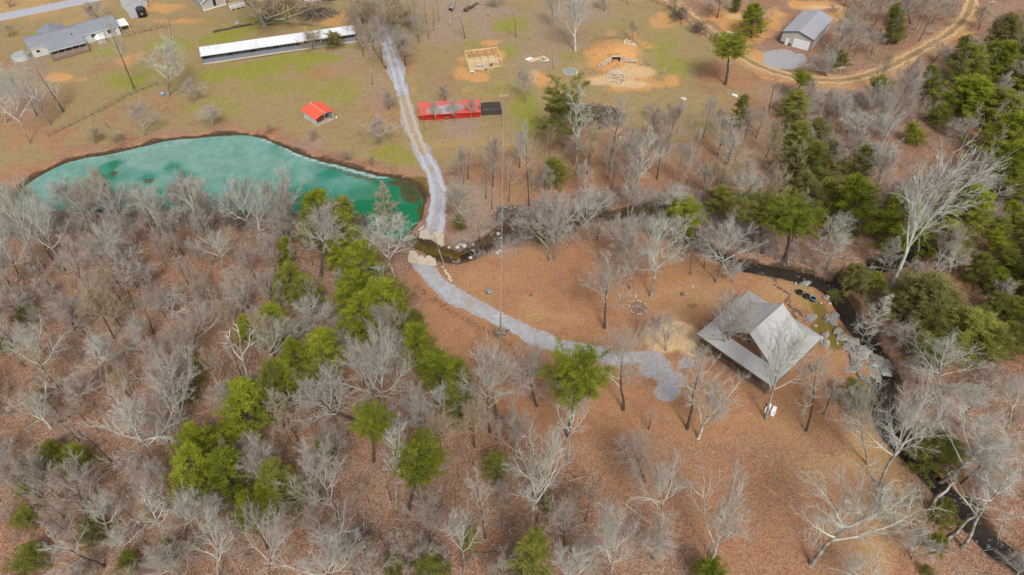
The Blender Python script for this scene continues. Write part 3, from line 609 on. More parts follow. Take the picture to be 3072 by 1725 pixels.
# ranch house
hs = bld('ranch_house', 'long pale ranch house with grey shingle roofs and a deep rear deck', 'house', -84.08, 116.84, 36.5)
def roof2(x0, x1, yf, zf, yr, zr, yb, zb, par=None, nm='roof', mat='roof_slate'):
    q = MB(); q.slab([(x0, yf, zf), (x1, yf, zf), (x1, yr, zr), (x0, yr, zr)], .1); q.slab([(x1, yb, zb), (x0, yb, zb), (x0, yr, zr + .004), (x1, yr, zr + .004)], .1)
    ro = q.obj(nm, mat, hs); c_ = MB(); c_.box(((x0 + x1) / 2, yr, zr + .03), (x1 - x0, .26, .05)); c_.obj('ridge_cap', 'roof_slate', ro)
    e_ = MB(); e_.box(((x0 + x1) / 2, yf - .02, zf - .04), (x1 - x0, .06, .12)); e_.obj('gutter', 'pale_wall', ro); return ro
roof2(-2.75, .32, 5.35, 1.75, 8.5, 2.62, 11.4, 1.75); roof2(.05, 6.55, 3.3, 1.22, 8.25, 2.72, 11.2, 1.8); roof2(6.4, 13.3, 5.35, 1.78, 8.45, 2.85, 11.3, 1.8)
m = MB(); m.box((-1.2, 8.4, .75), (2.7, 5.9, 1.85)); m.box((3.3, 8.9, .7), (6.4, 4.4, 1.7)); m.box((9.9, 8.4, .8), (6.5, 5.8, 1.95))
m.add(gable_poly(-2.55, 5.5, 11.3, 1.7, 2.5), [(0, 1, 2, 3, 4)]); m.add(gable_poly(13.15, 5.5, 11.2, 1.75, 2.75), [(4, 3, 2, 1, 0)]); m.obj('wall', 'pale_wall', hs)
m = MB(); m.slab([(4.6, 11.0, 1.75), (4.6, 13.0, 1.75), (2.2, 12.7, 2.62), (2.2, 8.2, 2.7)], .1); m.slab([(-.1, 13.0, 1.75), (-.1, 11.0, 1.75), (2.2, 8.2, 2.704), (2.2, 12.7, 2.624)], .1); m.slab([(4.6, 13.0, 1.75), (-.1, 13.0, 1.75), (2.2, 12.69, 2.622)], .08); m.obj('front_roof', 'roof_slate', hs)
m = MB(); m.box((2.2, 11.7, .6), (4.2, 2.2, 1.9)); m.obj('front_wall', 'pale_wall', hs)
m = MB(); m.box((3.3, 4.2, .3), (6.5, 4.9, .2)); m.box((3.3, 4.2, 0), (6.3, 4.7, .5)); m.obj('deck', 'deck_wood', hs)
for k in range(6):
    q = MB(); q.box((.2 + k * 1.25, 3.55, .75), (.09, .09, .8)); q.obj('post', 'old_wood', hs)
m = MB()
for z in (.55, .85): m.box((3.3, 1.8, z), (6.5, .06, .07))
for x in (.1, 6.5):
    for z in (.55, .85): m.box((x, 2.6, z), (.06, 1.7, .07))
for k in range(14): m.box((.1 + k * .49, 1.8, .6), (.06, .07, .6))
m.obj('railing', 'deck_wood', hs)
m = MB(); m.box((3.3, 6.55, .8), (6.3, .1, 1.2)); m.obj('porch_wall', 'dark', hs)
window(hs, (8.4, 5.46, 1.15), 0, .95, .75); window(hs, (11.3, 5.46, 1.15), 0, .8, .75); window(hs, (-1.5, 5.41, 1.0), 0, .7, .6)
m = MB(); m.box((9.2, 4.6, .35), (1.5, 1.7, 1.2)); b_ = m.obj('bay', 'beige', hs)
m = MB(); m.add([(8.35, 3.65, .95), (10.05, 3.65, .95), (10.05, 5.45, .95), (8.35, 5.45, .95), (9.2, 4.3, 1.3), (9.2, 5.45, 1.3)], [(0, 1, 4), (1, 2, 5, 4), (3, 0, 4, 5), (0, 3, 2, 1)]); m.obj('bay_roof', 'white', b_)
m = MB(); m.slab([(13.5, 6.3, 1.25), (15.2, 6.3, 1.2), (15.2, 9.6, 1.3), (13.5, 9.6, 1.35)], .08); m.obj('carport_roof', 'white', hs)
for x, y in ((13.6, 6.4), (15.1, 6.4), (15.1, 9.5), (13.6, 9.5)): q = MB(); q.box((x, y, .5), (.1, .1, 1.45)); q.obj('carport_post', 'white', hs)
m = MB(); m.tube([(5.0, 6.0, 2.0), (5.0, 6.0, 2.35)], .09, 8); m.obj('roof_vent', 'charcoal', hs)

# small beige house cut by the top of the picture
sh = bld('cottage', 'small beige cottage with white trim behind the many-stemmed tree', 'house', -63.95, 139.64, 39.9)
m = MB(); m.add([(0, 0, -.3), (4.9, 0, -.3), (4.9, 0, 1.7), (2.45, 0, 3.0), (0, 0, 1.7)], [(0, 1, 2, 3, 4)]); m.box((2.45, 3.6, .7), (4.88, 7.1, 2.0)); m.obj('wall', 'beige', sh)
m = MB(); m.slab([(-.35, -.3, 1.55), (-.35, 7.3, 1.55), (2.45, 7.3, 3.06), (2.45, -.3, 3.06)], .1); m.slab([(5.25, 7.3, 1.55), (5.25, -.3, 1.55), (2.45, -.3, 3.064), (2.45, 7.3, 3.064)], .1); m.obj('roof', 'roof_slate', sh)
m = MB(); m.bar((-.35, -.33, 1.5), (2.45, -.33, 3.0), .05, .16); m.bar((5.25, -.33, 1.5), (2.45, -.33, 3.0), .05, .16); m.box((.06, -.03, .7), (.14, .06, 2.0)); m.box((4.84, -.03, .7), (.14, .06, 2.0)); m.box((2.45, -.05, -.05), (5.0, .1, .3)); m.obj('trim', 'white', sh)
window(sh, (2.6, -.04, .95), 0, .8, 1.4, 'white', 2)
pd = P(713, 24); t = thing('porch_steps', 'small white railed deck standing beside the beige cottage', 'deck', pd, R(30)); t.scale = (SC,) * 3
m = MB(); m.box((0, 0, .35), (3.0, 1.3, .12)); m.obj('platform', 'pale_wall', t)
for x in (-1.45, -.5, .5, 1.45):
    for y in (-.6, .6): q = MB(); q.box((x, y, .45), (.1, .1, 1.2)); q.obj('post', 'white', t)
m = MB()
for y in (-.6, .6):
    for z in (.7, 1.0): m.box((0, y, z), (3.0, .06, .07))
m.obj('rail', 'white', t)

# metal garage
ga = bld('garage', 'beige metal garage with grey gable roof and one big white door', 'garage', 50.94, 123.85, 53.8)
X0, X1, Y0, Y1 = 1.8, 13.0, -5.45, .38; YM = (Y0 + Y1) / 2
m = MB(); m.slab([(X0 - .15, Y0 - .15, 2.36), (X1 + .15, Y0 - .15, 2.36), (X1 + .15, YM, 3.2), (X0 - .15, YM, 3.2)], .06); m.slab([(X1 + .15, Y1 + .15, 2.36), (X0 - .15, Y1 + .15, 2.36), (X0 - .15, YM, 3.203), (X1 + .15, YM, 3.203)], .06)
for k in range(28):
    x = X0 - .1 + k * .42
    for y in (Y0 - .1, Y1 + .1): m.bar((x, y, 2.39), (x, YM, 3.22), .04, .03)
r_ = m.obj('roof', 'roof_metal', ga)
m = MB()
for y in (Y0 - .16, Y1 + .16):
    m.bar((X0 - .17, y, 2.3), (X0 - .17, YM, 3.15), .05, .16)
m.box(((X0 + X1) / 2, Y0 - .17, 2.3), (X1 - X0 + .3, .05, .14))
for y in (Y0 - .02, Y1 + .02): m.box((X0 - .03, y, 1.1), (.1, .1, 2.5))
m.obj('trim', 'charcoal', ga)
m = MB(); m.add(gable_poly(X0, Y0, Y1, 2.36, 3.15), [(4, 3, 2, 1, 0)]); m.add(gable_poly(X1, Y0, Y1, 2.36, 3.15), [(0, 1, 2, 3, 4)]); m.box(((X0 + X1) / 2, Y0 + .03, 1.0), (X1 - X0, .06, 2.65)); m.box(((X0 + X1) / 2, Y1 - .03, 1.0), (X1 - X0, .06, 2.65))
for k in range(20): m.box((X0 + .3 + k * .56, Y0 - .012, 1.0), (.05, .03, 2.6))
m.obj('wall', 'beige', ga)
m = MB(); m.box((X0 - .02, Y1 - .15 - .95, .2), (.05, 2.1, .55)); m.obj('wainscot', 'charcoal', ga)
m = MB(); m.box((X0 - .04, -3.5, .84), (.06, 3.0, 1.72)); d_ = m.obj('garage_door', 'white', ga)
for k in range(4): q = MB(); q.box((X0 - .075, -3.5, .2 + k * .43), (.02, 2.94, .39)); q.obj('panel', 'white', d_)
m = MB(); m.box((X0 - .06, -.85, .68), (.06, .58, 1.3)); d_ = m.obj('door', 'white', ga)
m = MB(); m.box((X0 - .1, -1.05, .7), (.04, .06, .06)); m.obj('handle', 'charcoal', d_)

# open red-roofed shed
sd = bld('open_shed', 'small open-fronted shed with bright red roof and white metal sides', 'shed', -33.08, 99.14, -45.5)
m = MB(); ym = .77
m.corr((-1.45, -1.12, 1.42), (2.85, -1.12, 1.42), (2.85, ym, 1.97), (-1.45, ym, 1.97), .25, .015); m.corr((2.85, 2.68, 1.42), (-1.45, 2.68, 1.42), (-1.45, ym, 1.97), (2.85, ym, 1.97), .25, .015)
r_ = m.obj('roof', 'red_roof', sd)
m = MB(); m.box((.7, ym, 2.0), (4.32, .13, .03)); m.obj('ridge_cap', worn('faded_red_cap', (.78, .36, .28), .1), r_)
M['white_tin'] = worn('white_tin_siding', (.62, .65, .68), .2, .9, .5, .4, fine=3, dirt=(.30, .38, .40), dirt_amt=.6)
for nm, A, B in (('side_wall', (-1.2, -.87), (2.6, -.87)), ('side_wall', (2.6, 2.4), (-1.2, 2.4)), ('back_wall', (-1.2, 2.4), (-1.2, -.87))):
    q = MB(); n = 20
    for k in range(n):
        t0, t1 = k / n, (k + 1) / n; a = Vector((A[0] + (B[0] - A[0]) * (t0 + t1) / 2, A[1] + (B[1] - A[1]) * (t0 + t1) / 2, .62)); dx, dy = B[0] - A[0], B[1] - A[1]
        q.box(a, (math.hypot(dx, dy) / n, .05 if k % 2 else .08, 1.5), math.atan2(dy, dx))
    q.obj(nm, 'white_tin', sd)
m = MB(); m.add([(2.5, -.8, 1.43), (2.5, 2.35, 1.43), (2.5, ym, 1.9)], [(0, 1, 2)]); m.obj('gable_wall', 'white_tin', sd)
m = MB(); m.box((.75, .77, .02), (3.9, 3.35, .12)); m.obj('floor', 'slab', sd)
for y in (-.8, .8, 2.33): q = MB(); q.box((2.55, y, .7), (.09, .09, 1.4)); q.obj('post', 'old_wood', sd)
def wpt(root, x, y, z): return root.matrix_basis @ Vector((x, y, z))
def at_root(name, label, cat, root, x, y, z=0.08, rz=0.0, sc_=None, group=None):
    mb = Matrix.Translation(root.location) @ Matrix.Rotation(root.rotation_euler.z, 4, 'Z') @ Matrix.Scale(root.scale[0], 4)
    p = mb @ Vector((x, y, z)); t = thing(name, label, cat, p, root.rotation_euler.z + rz, group); t.scale = (SC if sc_ is None else sc_,) * 3; return t
def wheel(root, nm, loc, r, wd, axis='y', rim='chrome'):
    m = MB(); a = Vector((0, wd / 2, 0)) if axis == 'y' else Vector((wd / 2, 0, 0)); m.tube([-a, -a * .98, a * .98, a], [r * .8, r, r, r * .8], 14); o = m.obj(nm, 'rubber', root, True, loc)
    m = MB(); m.tube([-a * 1.05, a * 1.05], r * .5, 10); m.obj('rim', rim, o, True); return o
t = at_root('lawn_tractor', 'small red lawn tractor parked inside the open red-roofed shed', 'tractor', sd, 1.6, -.1, rz=R(90))
m = MB(); m.box((.3, 0, .42), (.6, .36, .26)); m.box((-.1, 0, .3), (.3, .3, .1)); m.box((-.35, 0, .38), (.35, .5, .12)); m.obj('body', 'red_roof', t)
m = MB(); m.box((-.35, 0, .5), (.28, .3, .08)); m.box((-.48, 0, .62), (.06, .3, .22)); m.obj('seat', 'rubber', t)
for x, y, r in ((.45, .24, .14), (.45, -.24, .14), (-.35, .28, .22), (-.35, -.28, .22)): wheel(t, 'wheel', (x, y, r), r, .12)
m = MB(); m.tube([(.05, 0, .5), (-.05, 0, .68)], .02, 5); m.tube([(-.05 + .12 * math.cos(a), .12 * math.sin(a), .69) for a in np.linspace(0, 6.28, 9)], .015, 4); m.obj('steering_wheel', 'rubber', t)
t = at_root('bicycle', 'white bicycle leaning at the far side inside the open shed', 'bicycle', sd, 1.9, 1.9, rz=R(25))
for x in (-.45, .45):
    m = MB(); m.tube([(x + .3 * math.cos(a), 0, .3 + .3 * math.sin(a)) for a in np.linspace(0, 6.28, 15)], .025, 5); m.obj('wheel', 'rubber', t)
m = MB()
for a, b in (((-.45, 0, .3), (0, 0, .3)), ((0, 0, .3), (-.15, 0, .75)), ((-.15, 0, .7), (.35, 0, .75)), ((0, 0, .3), (.35, 0, .7)), ((-.45, 0, .3), (-.13, 0, .65)), ((.45, 0, .3), (.33, 0, .85)), ((.33, -.25, .88), (.33, .25, .88))): m.tube([a, b], .025, 5)
m.obj('frame', 'white', t); m = MB(); m.box((-.16, 0, .8), (.25, .12, .06)); m.obj('saddle', 'rubber', t)
t = at_root('bucket', 'white bucket standing at the open corner of the red-roofed shed', 'bucket', sd, 2.75, 2.75, .05)
m = MB(); m.tube([(0, 0, 0), (0, 0, .3)], [.13, .17], 10); m.obj('body', 'white', t); m = MB(); m.tube([(0, -.17, .3), (0, -.1, .42), (0, .1, .42), (0, .17, .3)], .012, 4); m.obj('handle', 'chrome', t)

# long red coop with a netted pen
cp = bld('red_coop', 'long low red coop with a red roof worn grey in the middle', 'coop', -15.15, 96.68, 6.0)
m = MB(); m.corr((0, 1.22, 1.18), (10.2, 1.22, 1.18), (10.2, 4.22, 1.76), (0, 4.22, 1.76), .3, .018); r_ = m.obj('roof', 'patch_roof', cp)
m = MB(); m.box((5.1, 1.2, 1.13), (10.2, .05, .11)); m.obj('fascia', 'red_roof', r_)
q = MB(); q.box((5.1, 1.52, .4), (9.9, .03, 1.5)); q.box((.18, 2.85, .6), (.06, 2.6, 1.9)); q.box((10.05, 2.85, .6), (.06, 2.6, 1.9)); q.box((5.1, 4.15, .7), (9.9, .06, 2.0)); wl = q.obj('wall', 'red_wall', cp)
for k in range(33):
    q = MB(); q.box((.3 + k * .3, 1.49, .42), (.28, .04, 1.5)); q.obj('board', 'red_wall', wl)
for x in (3.0, 6.4): q = MB(); q.box((x, 1.45, .45), (.7, .04, 1.1)); d_ = q.obj('door', worn('bright_red_door', (.55, .03, .02), .15), cp); q = MB(); q.box((x + .25, 1.42, .5), (.05, .04, .12)); q.obj('handle', 'charcoal', d_)
pn = bld('netted_pen', 'dark netted run joined to the end of the long red coop', 'pen', -15.15, 96.68, 6.0)
for x in (10.4, 11.5, 12.6, 13.65):
    for y in (2.0, 4.1): q = MB(); q.box((x, y, .45), (.09, .09, 1.3)); q.obj('post', 'charcoal', pn)
m = MB()
for y in (2.0, 4.1): m.bar((10.4, y, 1.06), (13.65, y, 1.06), .08)
for x in (10.4, 11.5, 12.6, 13.65): m.bar((x, 2.0, 1.06), (x, 4.1, 1.06), .07)
m.obj('top_rail', 'roof_metal', pn)
def netting(o_name, corners, root, n):
    q = MB(); A, B, C, D_ = [Vector(c) for c in corners]
    for k in range(n[0] + 1): t = k / n[0]; q.bar(A.lerp(B, t), D_.lerp(C, t), .05)
    for k in range(n[1] + 1): t = k / n[1]; q.bar(A.lerp(D_, t), B.lerp(C, t), .05)
    return q.obj(o_name, 'netting', root)
netting('side_net', [(10.4, 1.98, 0), (13.65, 1.98, 0), (13.65, 1.98, 1.05), (10.4, 1.98, 1.05)], pn, (44, 14))
netting('end_net', [(13.67, 2.0, 0), (13.67, 4.1, 0), (13.67, 4.1, 1.05), (13.67, 2.0, 1.05)], pn, (28, 14))
netting('top_net', [(10.4, 2.0, 1.1), (13.65, 2.0, 1.1), (13.65, 4.1, 1.1), (10.4, 4.1, 1.1)], pn, (40, 26))
m = MB(); m.box((12.0, 3.05, .02), (3.1, 2.0, .06)); m.obj('floor', 'netting', pn)
t = at_root('wooden_tub', 'round wooden tub in front of the long red coop wall', 'tub', cp, 4.6, 1.05, 0)
m = MB(); m.tube([(0, 0, 0), (0, 0, .35)], [.28, .33], 12, cap=False); m.tube([(0, 0, .08), (0, 0, .14)], .33, 12, cap=False); m.obj('body', 'sand_boards', t); m = MB(); m.tube([(0, 0, .2), (0, 0, .28)], .27, 12); m.obj('soil', 'dark', t)

# timber frame going up
fr = bld('timber_frame', 'open frame of new yellow lumber being built on bare dirt', 'frame', -7.74, 114.68, 13.6)
W_, DP, HT = 6.05, 4.2, 1.56
for x in (0, 1.15, 2.3, 3.7, 4.95, 6.05):
    for y in (0, DP): q = MB(); q.box((x, y, HT / 2 - .1), (.11, .11, HT + .2)); q.obj('post', 'old_wood' if 0 < x < 6 else 'new_wood', fr)
for y in (1.4, 2.8):
    for x in (0, 6.05): q = MB(); q.box((x, y, HT / 2 - .1), (.1, .1, HT + .2)); q.obj('post', 'new_wood', fr)
for a, b in (((0, 0), (W_, 0)), ((W_, 0), (W_, DP)), ((W_, DP), (0, DP)), ((0, DP), (0, 0))):
    q = MB(); q.bar((*a, HT + .06), (*b, HT + .06), .13, .14); q.obj('top_beam', 'new_wood', fr)
for a, b in (((0, 0), (W_, 0)), ((W_, DP), (0, DP)), ((0, DP), (0, 0))):
    q = MB(); q.bar((*a, .08), (*b, .08), .12, .16); q.obj('sill_beam', 'new_wood', fr)
for x in (1.15, 2.3, 3.7, 4.95): q = MB(); q.bar((x, .08, HT + .02), (x, DP - .08, HT + .02), .09, .12); q.obj('joist', 'deck_wood', fr)
m = MB(); m.box((3.0, 2.1, .0), (5.8, 3.9, .1)); m.obj('floor', 'sand_boards', fr)
t = at_root('storage_chest', 'long white chest lying inside the new timber frame', 'chest', fr, 2.35, .75, .06, R(4))
m = MB(); m.box((0, 0, .2), (1.15, .42, .4)); m.obj('body', 'roof_metal', t)
for k in range(3): q = MB(); q.box((-.38 + k * .38, 0, .42), (.35, .44, .05)); q.obj('lid', 'white', t)
t = at_root('lumber_stack', 'short stack of brown boards inside the new timber frame', 'lumber', fr, 4.2, .75, .06, R(80))
for k in range(5): q = MB(); q.box((0, -.25 + (k % 3) * .22, .06 + (k // 3) * .1), (.9, .18, .09)); q.obj('board', 'brown_wood', t)
for px, py, lb in ((1417, 221, 'white sawhorse table standing before the corner of the timber frame'), (1459, 212, 'grey sawhorse by the middle of the timber frame sill')):
    p = P(px, py); t = thing('sawhorse', lb, 'sawhorse', p, R(8 if px < 1430 else 60)); t.scale = (SC,) * 3
    m = MB(); m.box((0, -.14, .45), (.75, .08, .08)); m.box((0, .14, .45), (.75, .08, .08)); m.obj('top', 'white' if px < 1430 else 'roof_metal', t)
    for x in (-.33, .33):
        for y in (-.22, .22): q = MB(); q.tube([(x, y, 0), (x, y * .6, .45)], .035, 5); q.obj('leg', 'white' if px < 1430 else 'roof_metal', t)
    m = MB(); m.box((0, 0, .3), (.7, .2, .03)); m.obj('shelf', 'dark', t)
# ------------------------------------------------------------------ trees
rnd = random.Random(7)
def rvec(r): return Vector((r.gauss(0, 1), r.gauss(0, 1), r.gauss(0, 1))).normalized()
class TB:
    """fast tapered tubes"""
    def __init__(s): s.v = []; s.f = []; s.mi = []
    def limb(s, pts, rad, sides=4, mi=0):
        n = len(pts); o = len(s.v); nf = len(s.f)
        for k in range(n - 1):
            d = (pts[min(k + 1, n - 1)] - pts[max(k - 1, 0)])
            u = d.cross(Vector((.31, .17, 1)) if abs(d.z) < .95 * d.length else Vector((1, .1, 0))); u.normalize(); q = d.cross(u); q.normalize()
            for j in range(sides):
                a = 6.28318 * j / sides; s.v.append(pts[k] + (u * math.cos(a) + q * math.sin(a)) * rad[k])
        s.v.append(pts[-1])
        for k in range(n - 2):
            for j in range(sides):
                j2 = (j + 1) % sides; s.f.append((o + k * sides + j, o + k * sides + j2, o + (k + 1) * sides + j2, o + (k + 1) * sides + j))
        tip = o + (n - 1) * sides; b = o + (n - 2) * sides
        for j in range(sides): s.f.append((b + j, b + (j + 1) % sides, tip))
        s.mi += [mi] * (len(s.f) - nf)
    def mesh(s, name, mat):
        me = bpy.data.meshes.new(name); me.from_pydata(s.v, [], s.f)
        for m_ in (mat if isinstance(mat, tuple) else (mat,)): me.materials.append(M[m_])
        if isinstance(mat, tuple): me.polygons.foreach_set('material_index', s.mi)
        me.polygons.foreach_set('use_smooth', [True] * len(me.polygons)); me.update(); return me
def walk(r, p, d, L, n, wander, up, droop=0.0):
    pts = [p.copy()]; d = d.copy()
    for k in range(n):
        d = (d + rvec(r) * wander + Vector((0, 0, up - droop * k / n))).normalized(); p = p + d * (L / n); pts.append(p.copy())
    return pts
def side_dir(r, d, ang):
    u = d.cross(rvec(r)); u.normalize(); return (d * math.cos(ang) + u * math.sin(ang)).normalized()
FORMS = dict(   # height, fork height, limbs, limb length, limb angle, upturn, wander, branches, twigs, subtwigs, trunk radius, leader
    oak=dict(H=12, fork=.3, nl=12, ll=.48, la=(24, 74), up=.12, wan=.2, nb=11, ntw=8, nst=4, r0=.165, lead=.7, tw=.55),
    vase=dict(H=12, fork=.18, nl=9, ll=.66, la=(18, 42), up=.10, wan=.13, nb=9, ntw=8, nst=3, r0=.24, lead=.55, tw=1.0),
    tall=dict(H=15, fork=.42, nl=12, ll=.30, la=(35, 75), up=.12, wan=.2, nb=6, ntw=7, nst=4, r0=.17, lead=.9, tw=.75),
    haze=dict(H=9, fork=.22, nl=11, ll=.50, la=(25, 62), up=.12, wan=.16, nb=9, ntw=9, nst=5, r0=.13, lead=.7, tw=.7),
    slim=dict(H=10, fork=.55, nl=7, ll=.2, la=(30, 65), up=.14, wan=.16, nb=5, ntw=5, nst=2, r0=.10, lead=.95, tw=.7),
    multi=dict(H=10, fork=.03, nl=15, ll=.8, la=(8, 46), up=.06, wan=.10, nb=9, ntw=7, nst=3, r0=.16, lead=.22, tw=1.0),
    snag=dict(H=9, fork=.45, nl=4, ll=.4, la=(18, 50), up=.12, wan=.16, nb=3, ntw=2, nst=0, r0=.17, lead=.7, tw=1.2),
    fir=dict(H=9, fork=.12, nl=30, ll=.30, la=(48, 74), up=.05, wan=.08, nb=6, ntw=7, nst=2, r0=.12, lead=.97, tw=.8),
    bush=dict(H=3, fork=.02, nl=14, ll=.72, la=(15, 65), up=.08, wan=.18, nb=7, ntw=6, nst=3, r0=.05, lead=.5, tw=.5))
def bare(form, seed):
    f = FORMS[form]; r = random.Random(seed * 77 + 5); T, C = TB(), TB(); H = f['H']
    LH = H * f['lead']; npt = 8
    tp = walk(r, Vector((0, 0, -.25)), Vector((0, 0, 1)), LH + .25, npt, .07 if form not in ('snag', 'oak') else .13, .05)
    rad = [f['r0'] * (1 - .78 * k / npt) * (1.35 if k == 0 else 1) for k in range(npt + 1)]; rad[-1] *= .6
    T.limb(tp, rad, 7)
    def at(t):
        q = t * npt; k = min(int(q), npt - 1); return tp[k].lerp(tp[k + 1], q - k), rad[k] * (1 - (q - k)) + rad[min(k + 1, npt)] * (q - k), (tp[k + 1] - tp[k]).normalized()
    f0 = f['fork'] / f['lead'] if form != 'multi' else .02
    tw = f['tw'] * .021
    ga_ = r.random() * 6.28
    for i in range(f['nl']):
        t = f0 + (1 - f0) * ((i + r.random() * .6) / f['nl']); t = min(t, 1.0); p, pr, pdn = at(t); ga_ += 2.4 + r.uniform(-.4, .4)
        ang = R(r.uniform(*f['la']) * (1 - .45 * (t - f0) / (1 - f0 + 1e-6)) if form != 'fir' else r.uniform(*f['la']))
        if form == 'multi' and i == 0: ang *= .3
        d = (Vector((math.cos(ga_), math.sin(ga_), 0)) * math.sin(ang) + Vector((0, 0, 1)) * math.cos(ang)).normalized()
        L = H * f['ll'] * r.uniform(.78, 1.18) * ((1 - .5 * (t - f0) / (1 - f0 + 1e-6)) if form != 'fir' else max(.16, 1.05 - .95 * t))
        nseg = 6; lp = walk(r, p, d, L, nseg, f['wan'], f['up']); lr0 = min(pr * .75, .013 + L * .0122)
        lr = [max(tw, lr0 * (1 - .85 * k / nseg)) for k in range(nseg + 1)]; (T if form in ('multi',) and i < 6 else C).limb(lp, lr, 5)
        for b in range(f['nb']):
            tb = .22 + .78 * (b + r.random()) / f['nb']; q = min(tb, .999) * nseg; k = int(q); bp = lp[k].lerp(lp[k + 1], q - k); bd = (lp[k + 1] - lp[k]).normalized()
            d2 = side_dir(r, bd, R(r.uniform(25, 60))); L2 = L * r.uniform(.28, .55) * (1.1 - .55 * tb); r2 = max(tw, lr[k] * .55)
            b2 = walk(r, bp, d2, L2, 3, f['wan'] * .9, f['up'] * 1.1); C.limb(b2, [r2, r2 * .7 + tw * .3, tw, tw], 4)
            for w_ in range(f['ntw']):
                tt = .15 + .85 * (w_ + r.random()) / f['ntw']; q = min(tt, .999) * 3; k2 = int(q); wp = b2[k2].lerp(b2[k2 + 1], q - k2); wd = (b2[k2 + 1] - b2[k2]).normalized()
                d3 = side_dir(r, wd, R(r.uniform(20, 55))); L3 = max(.35, L2 * r.uniform(.28, .6)); w3 = walk(r, wp, d3, L3, 2, .16, .07); C.limb(w3, [tw, tw * .8, tw * .5], 3, 1)
                for s_ in range(f['nst']):
                    pp = w3[0].lerp(w3[2], r.uniform(.2, 1)); d4 = side_dir(r, d3, R(r.uniform(20, 50))) + Vector((0, 0, .15)); L4 = L3 * r.uniform(.35, .75)
                    C.limb([pp, pp + d4 * L4], [tw * .62, 0], 3, 1)
    v = np.array([tuple(q) for q in C.v]); h = np.percentile(v[:, 2], 99.3); cx, cy = np.median(v[:, 0]), np.median(v[:, 1])
    wd = 2 * np.percentile(np.hypot(v[:, 0] - cx, v[:, 1] - cy), 91)
    return T.mesh(form + '_trunk', 'bark_dark'), C.mesh(form + '_limbs', ('twig_pale', 'twig_grey')), float(h), float(wd)

PINES = dict(   # bare stem share, whorls, limbs per whorl, profile, clusters, blade size
    pine=dict(H=14, W=6.0, t0=.66, nw=10, nl=9, prof=lambda s: .25 + .8 * math.sin(math.pi * (.16 + .74 * s)) ** .8, cl=8, nb=20, bl=.36, up=.34, droop=.0),
    soft=dict(H=10, W=5.2, t0=.14, nw=14, nl=6, prof=lambda s: (1 - s) ** .62 * .92 + .12, cl=7, nb=15, bl=.42, up=.2, droop=.06),
    dome=dict(H=5, W=5, t0=.06, nw=9, nl=8, prof=lambda s: math.sqrt(max(.02, 1 - s * s)) * 1.0 + .05, cl=8, nb=17, bl=.34, up=.2, droop=.0),
    cedar=dict(H=9, W=3.6, t0=.08, nw=15, nl=7, prof=lambda s: (1 - s) ** .5 * .85 + .15, cl=6, nb=12, bl=.42, up=.45, droop=.0),
    lump=dict(H=14, W=6.5, t0=.35, nw=9, nl=6, prof=lambda s: .8 + .3 * math.sin(s * 9) - .35 * s, cl=10, nb=36, bl=.36, up=.3, droop=.0))
def pine(form, seed):
    f = PINES[form]; r = random.Random(seed * 91 + 3); T = TB(); H, W_ = f['H'], f['W']
    tp = walk(r, Vector((0, 0, -.25)), Vector((0, 0, 1)), H * .97 + .25, 8, .035, .06); r0 = .012 * H + .03
    T.limb(tp, [r0 * (1 - .85 * k / 8) * (1.3 if k == 0 else 1) for k in range(9)], 7)
    V, F, TI = [], [], []
    def cluster(c, d, size, n, tint):
        for _ in range(n):
            q = (d * .55 + rvec(r) * .85 + Vector((0, 0, .38))).normalized(); L = f['bl'] * size * r.uniform(.6, 1.15); sd_ = q.cross(rvec(r)); sd_.normalize(); wq = L * .115
            c0 = c + rvec(r) * .16 * size; o = len(V); V.extend((c0 - sd_ * wq * .5, c0 + sd_ * wq * .5, c0 + q * L * .62 + sd_ * wq * .42, c0 + q * L, c0 + q * L * .62 - sd_ * wq * .42)); F.append((o, o + 1, o + 2, o + 3, o + 4)); t = min(1, max(0, tint + r.gauss(0, .13))); TI.extend((t,) * 5)
    ga_ = r.random() * 6.28
    for i in range(f['nw']):
        s = (i + r.random() * .5) / f['nw']; t = f['t0'] + (1 - f['t0']) * s; q = min(t, .999) * 8; k = int(q); p = tp[k].lerp(tp[k + 1], q - k)
        ga_ += r.random()
        for j in range(f['nl']):
            if r.random() < .1: continue
            a = ga_ + 6.28318 * j / f['nl'] + r.uniform(-.35, .35); L = W_ / 2 * max(.12, f['prof'](s)) * r.uniform(.62, 1.18)
            d = Vector((math.cos(a), math.sin(a), f['up'] * r.uniform(.3, 1.5) + (.5 * s if form != 'lump' else .2) - f['droop'])).normalized()
            lp = walk(r, p, d, L, 3, .1, .06); T.limb(lp, [max(.02, r0 * .3 * (1 - s * .5)), .03, .02, .012], 4)
            base_t = r.uniform(.28, .72)
            for c_ in range(f['cl']):
                u = .32 + .68 * (c_ + r.random() * .8) / f['cl']; q2 = min(u, .999) * 3; k2 = int(q2); cp_ = lp[k2].lerp(lp[k2 + 1], q2 - k2)
                side = side_dir(r, d, R(90)); off = side * r.uniform(0, .26) * L * (1.15 - u) + Vector((0, 0, r.uniform(-.05, .12)))
                cluster(cp_ + off, (d * .6 + side * .5).normalized(), r.uniform(.8, 1.15), f['nb'], base_t + r.uniform(-.1, .1))
    cluster(tp[-1], Vector((0, 0, 1)), 1.1, 26, .6)
    me = bpy.data.meshes.new(form + '_needles'); me.from_pydata(V, [], F); me.materials.append(M['needle_olive'])
    at = me.attributes.new('tint', 'FLOAT', 'POINT'); at.data.foreach_set('value', TI); me.update()
    v = np.array([tuple(q) for q in V]); h = np.percentile(v[:, 2], 99.5); wd = 2 * np.percentile(np.hypot(v[:, 0], v[:, 1]), 80)
    return T.mesh(form + '_stem', 'bark_dark'), me, float(h), float(wd)
VAR = {}
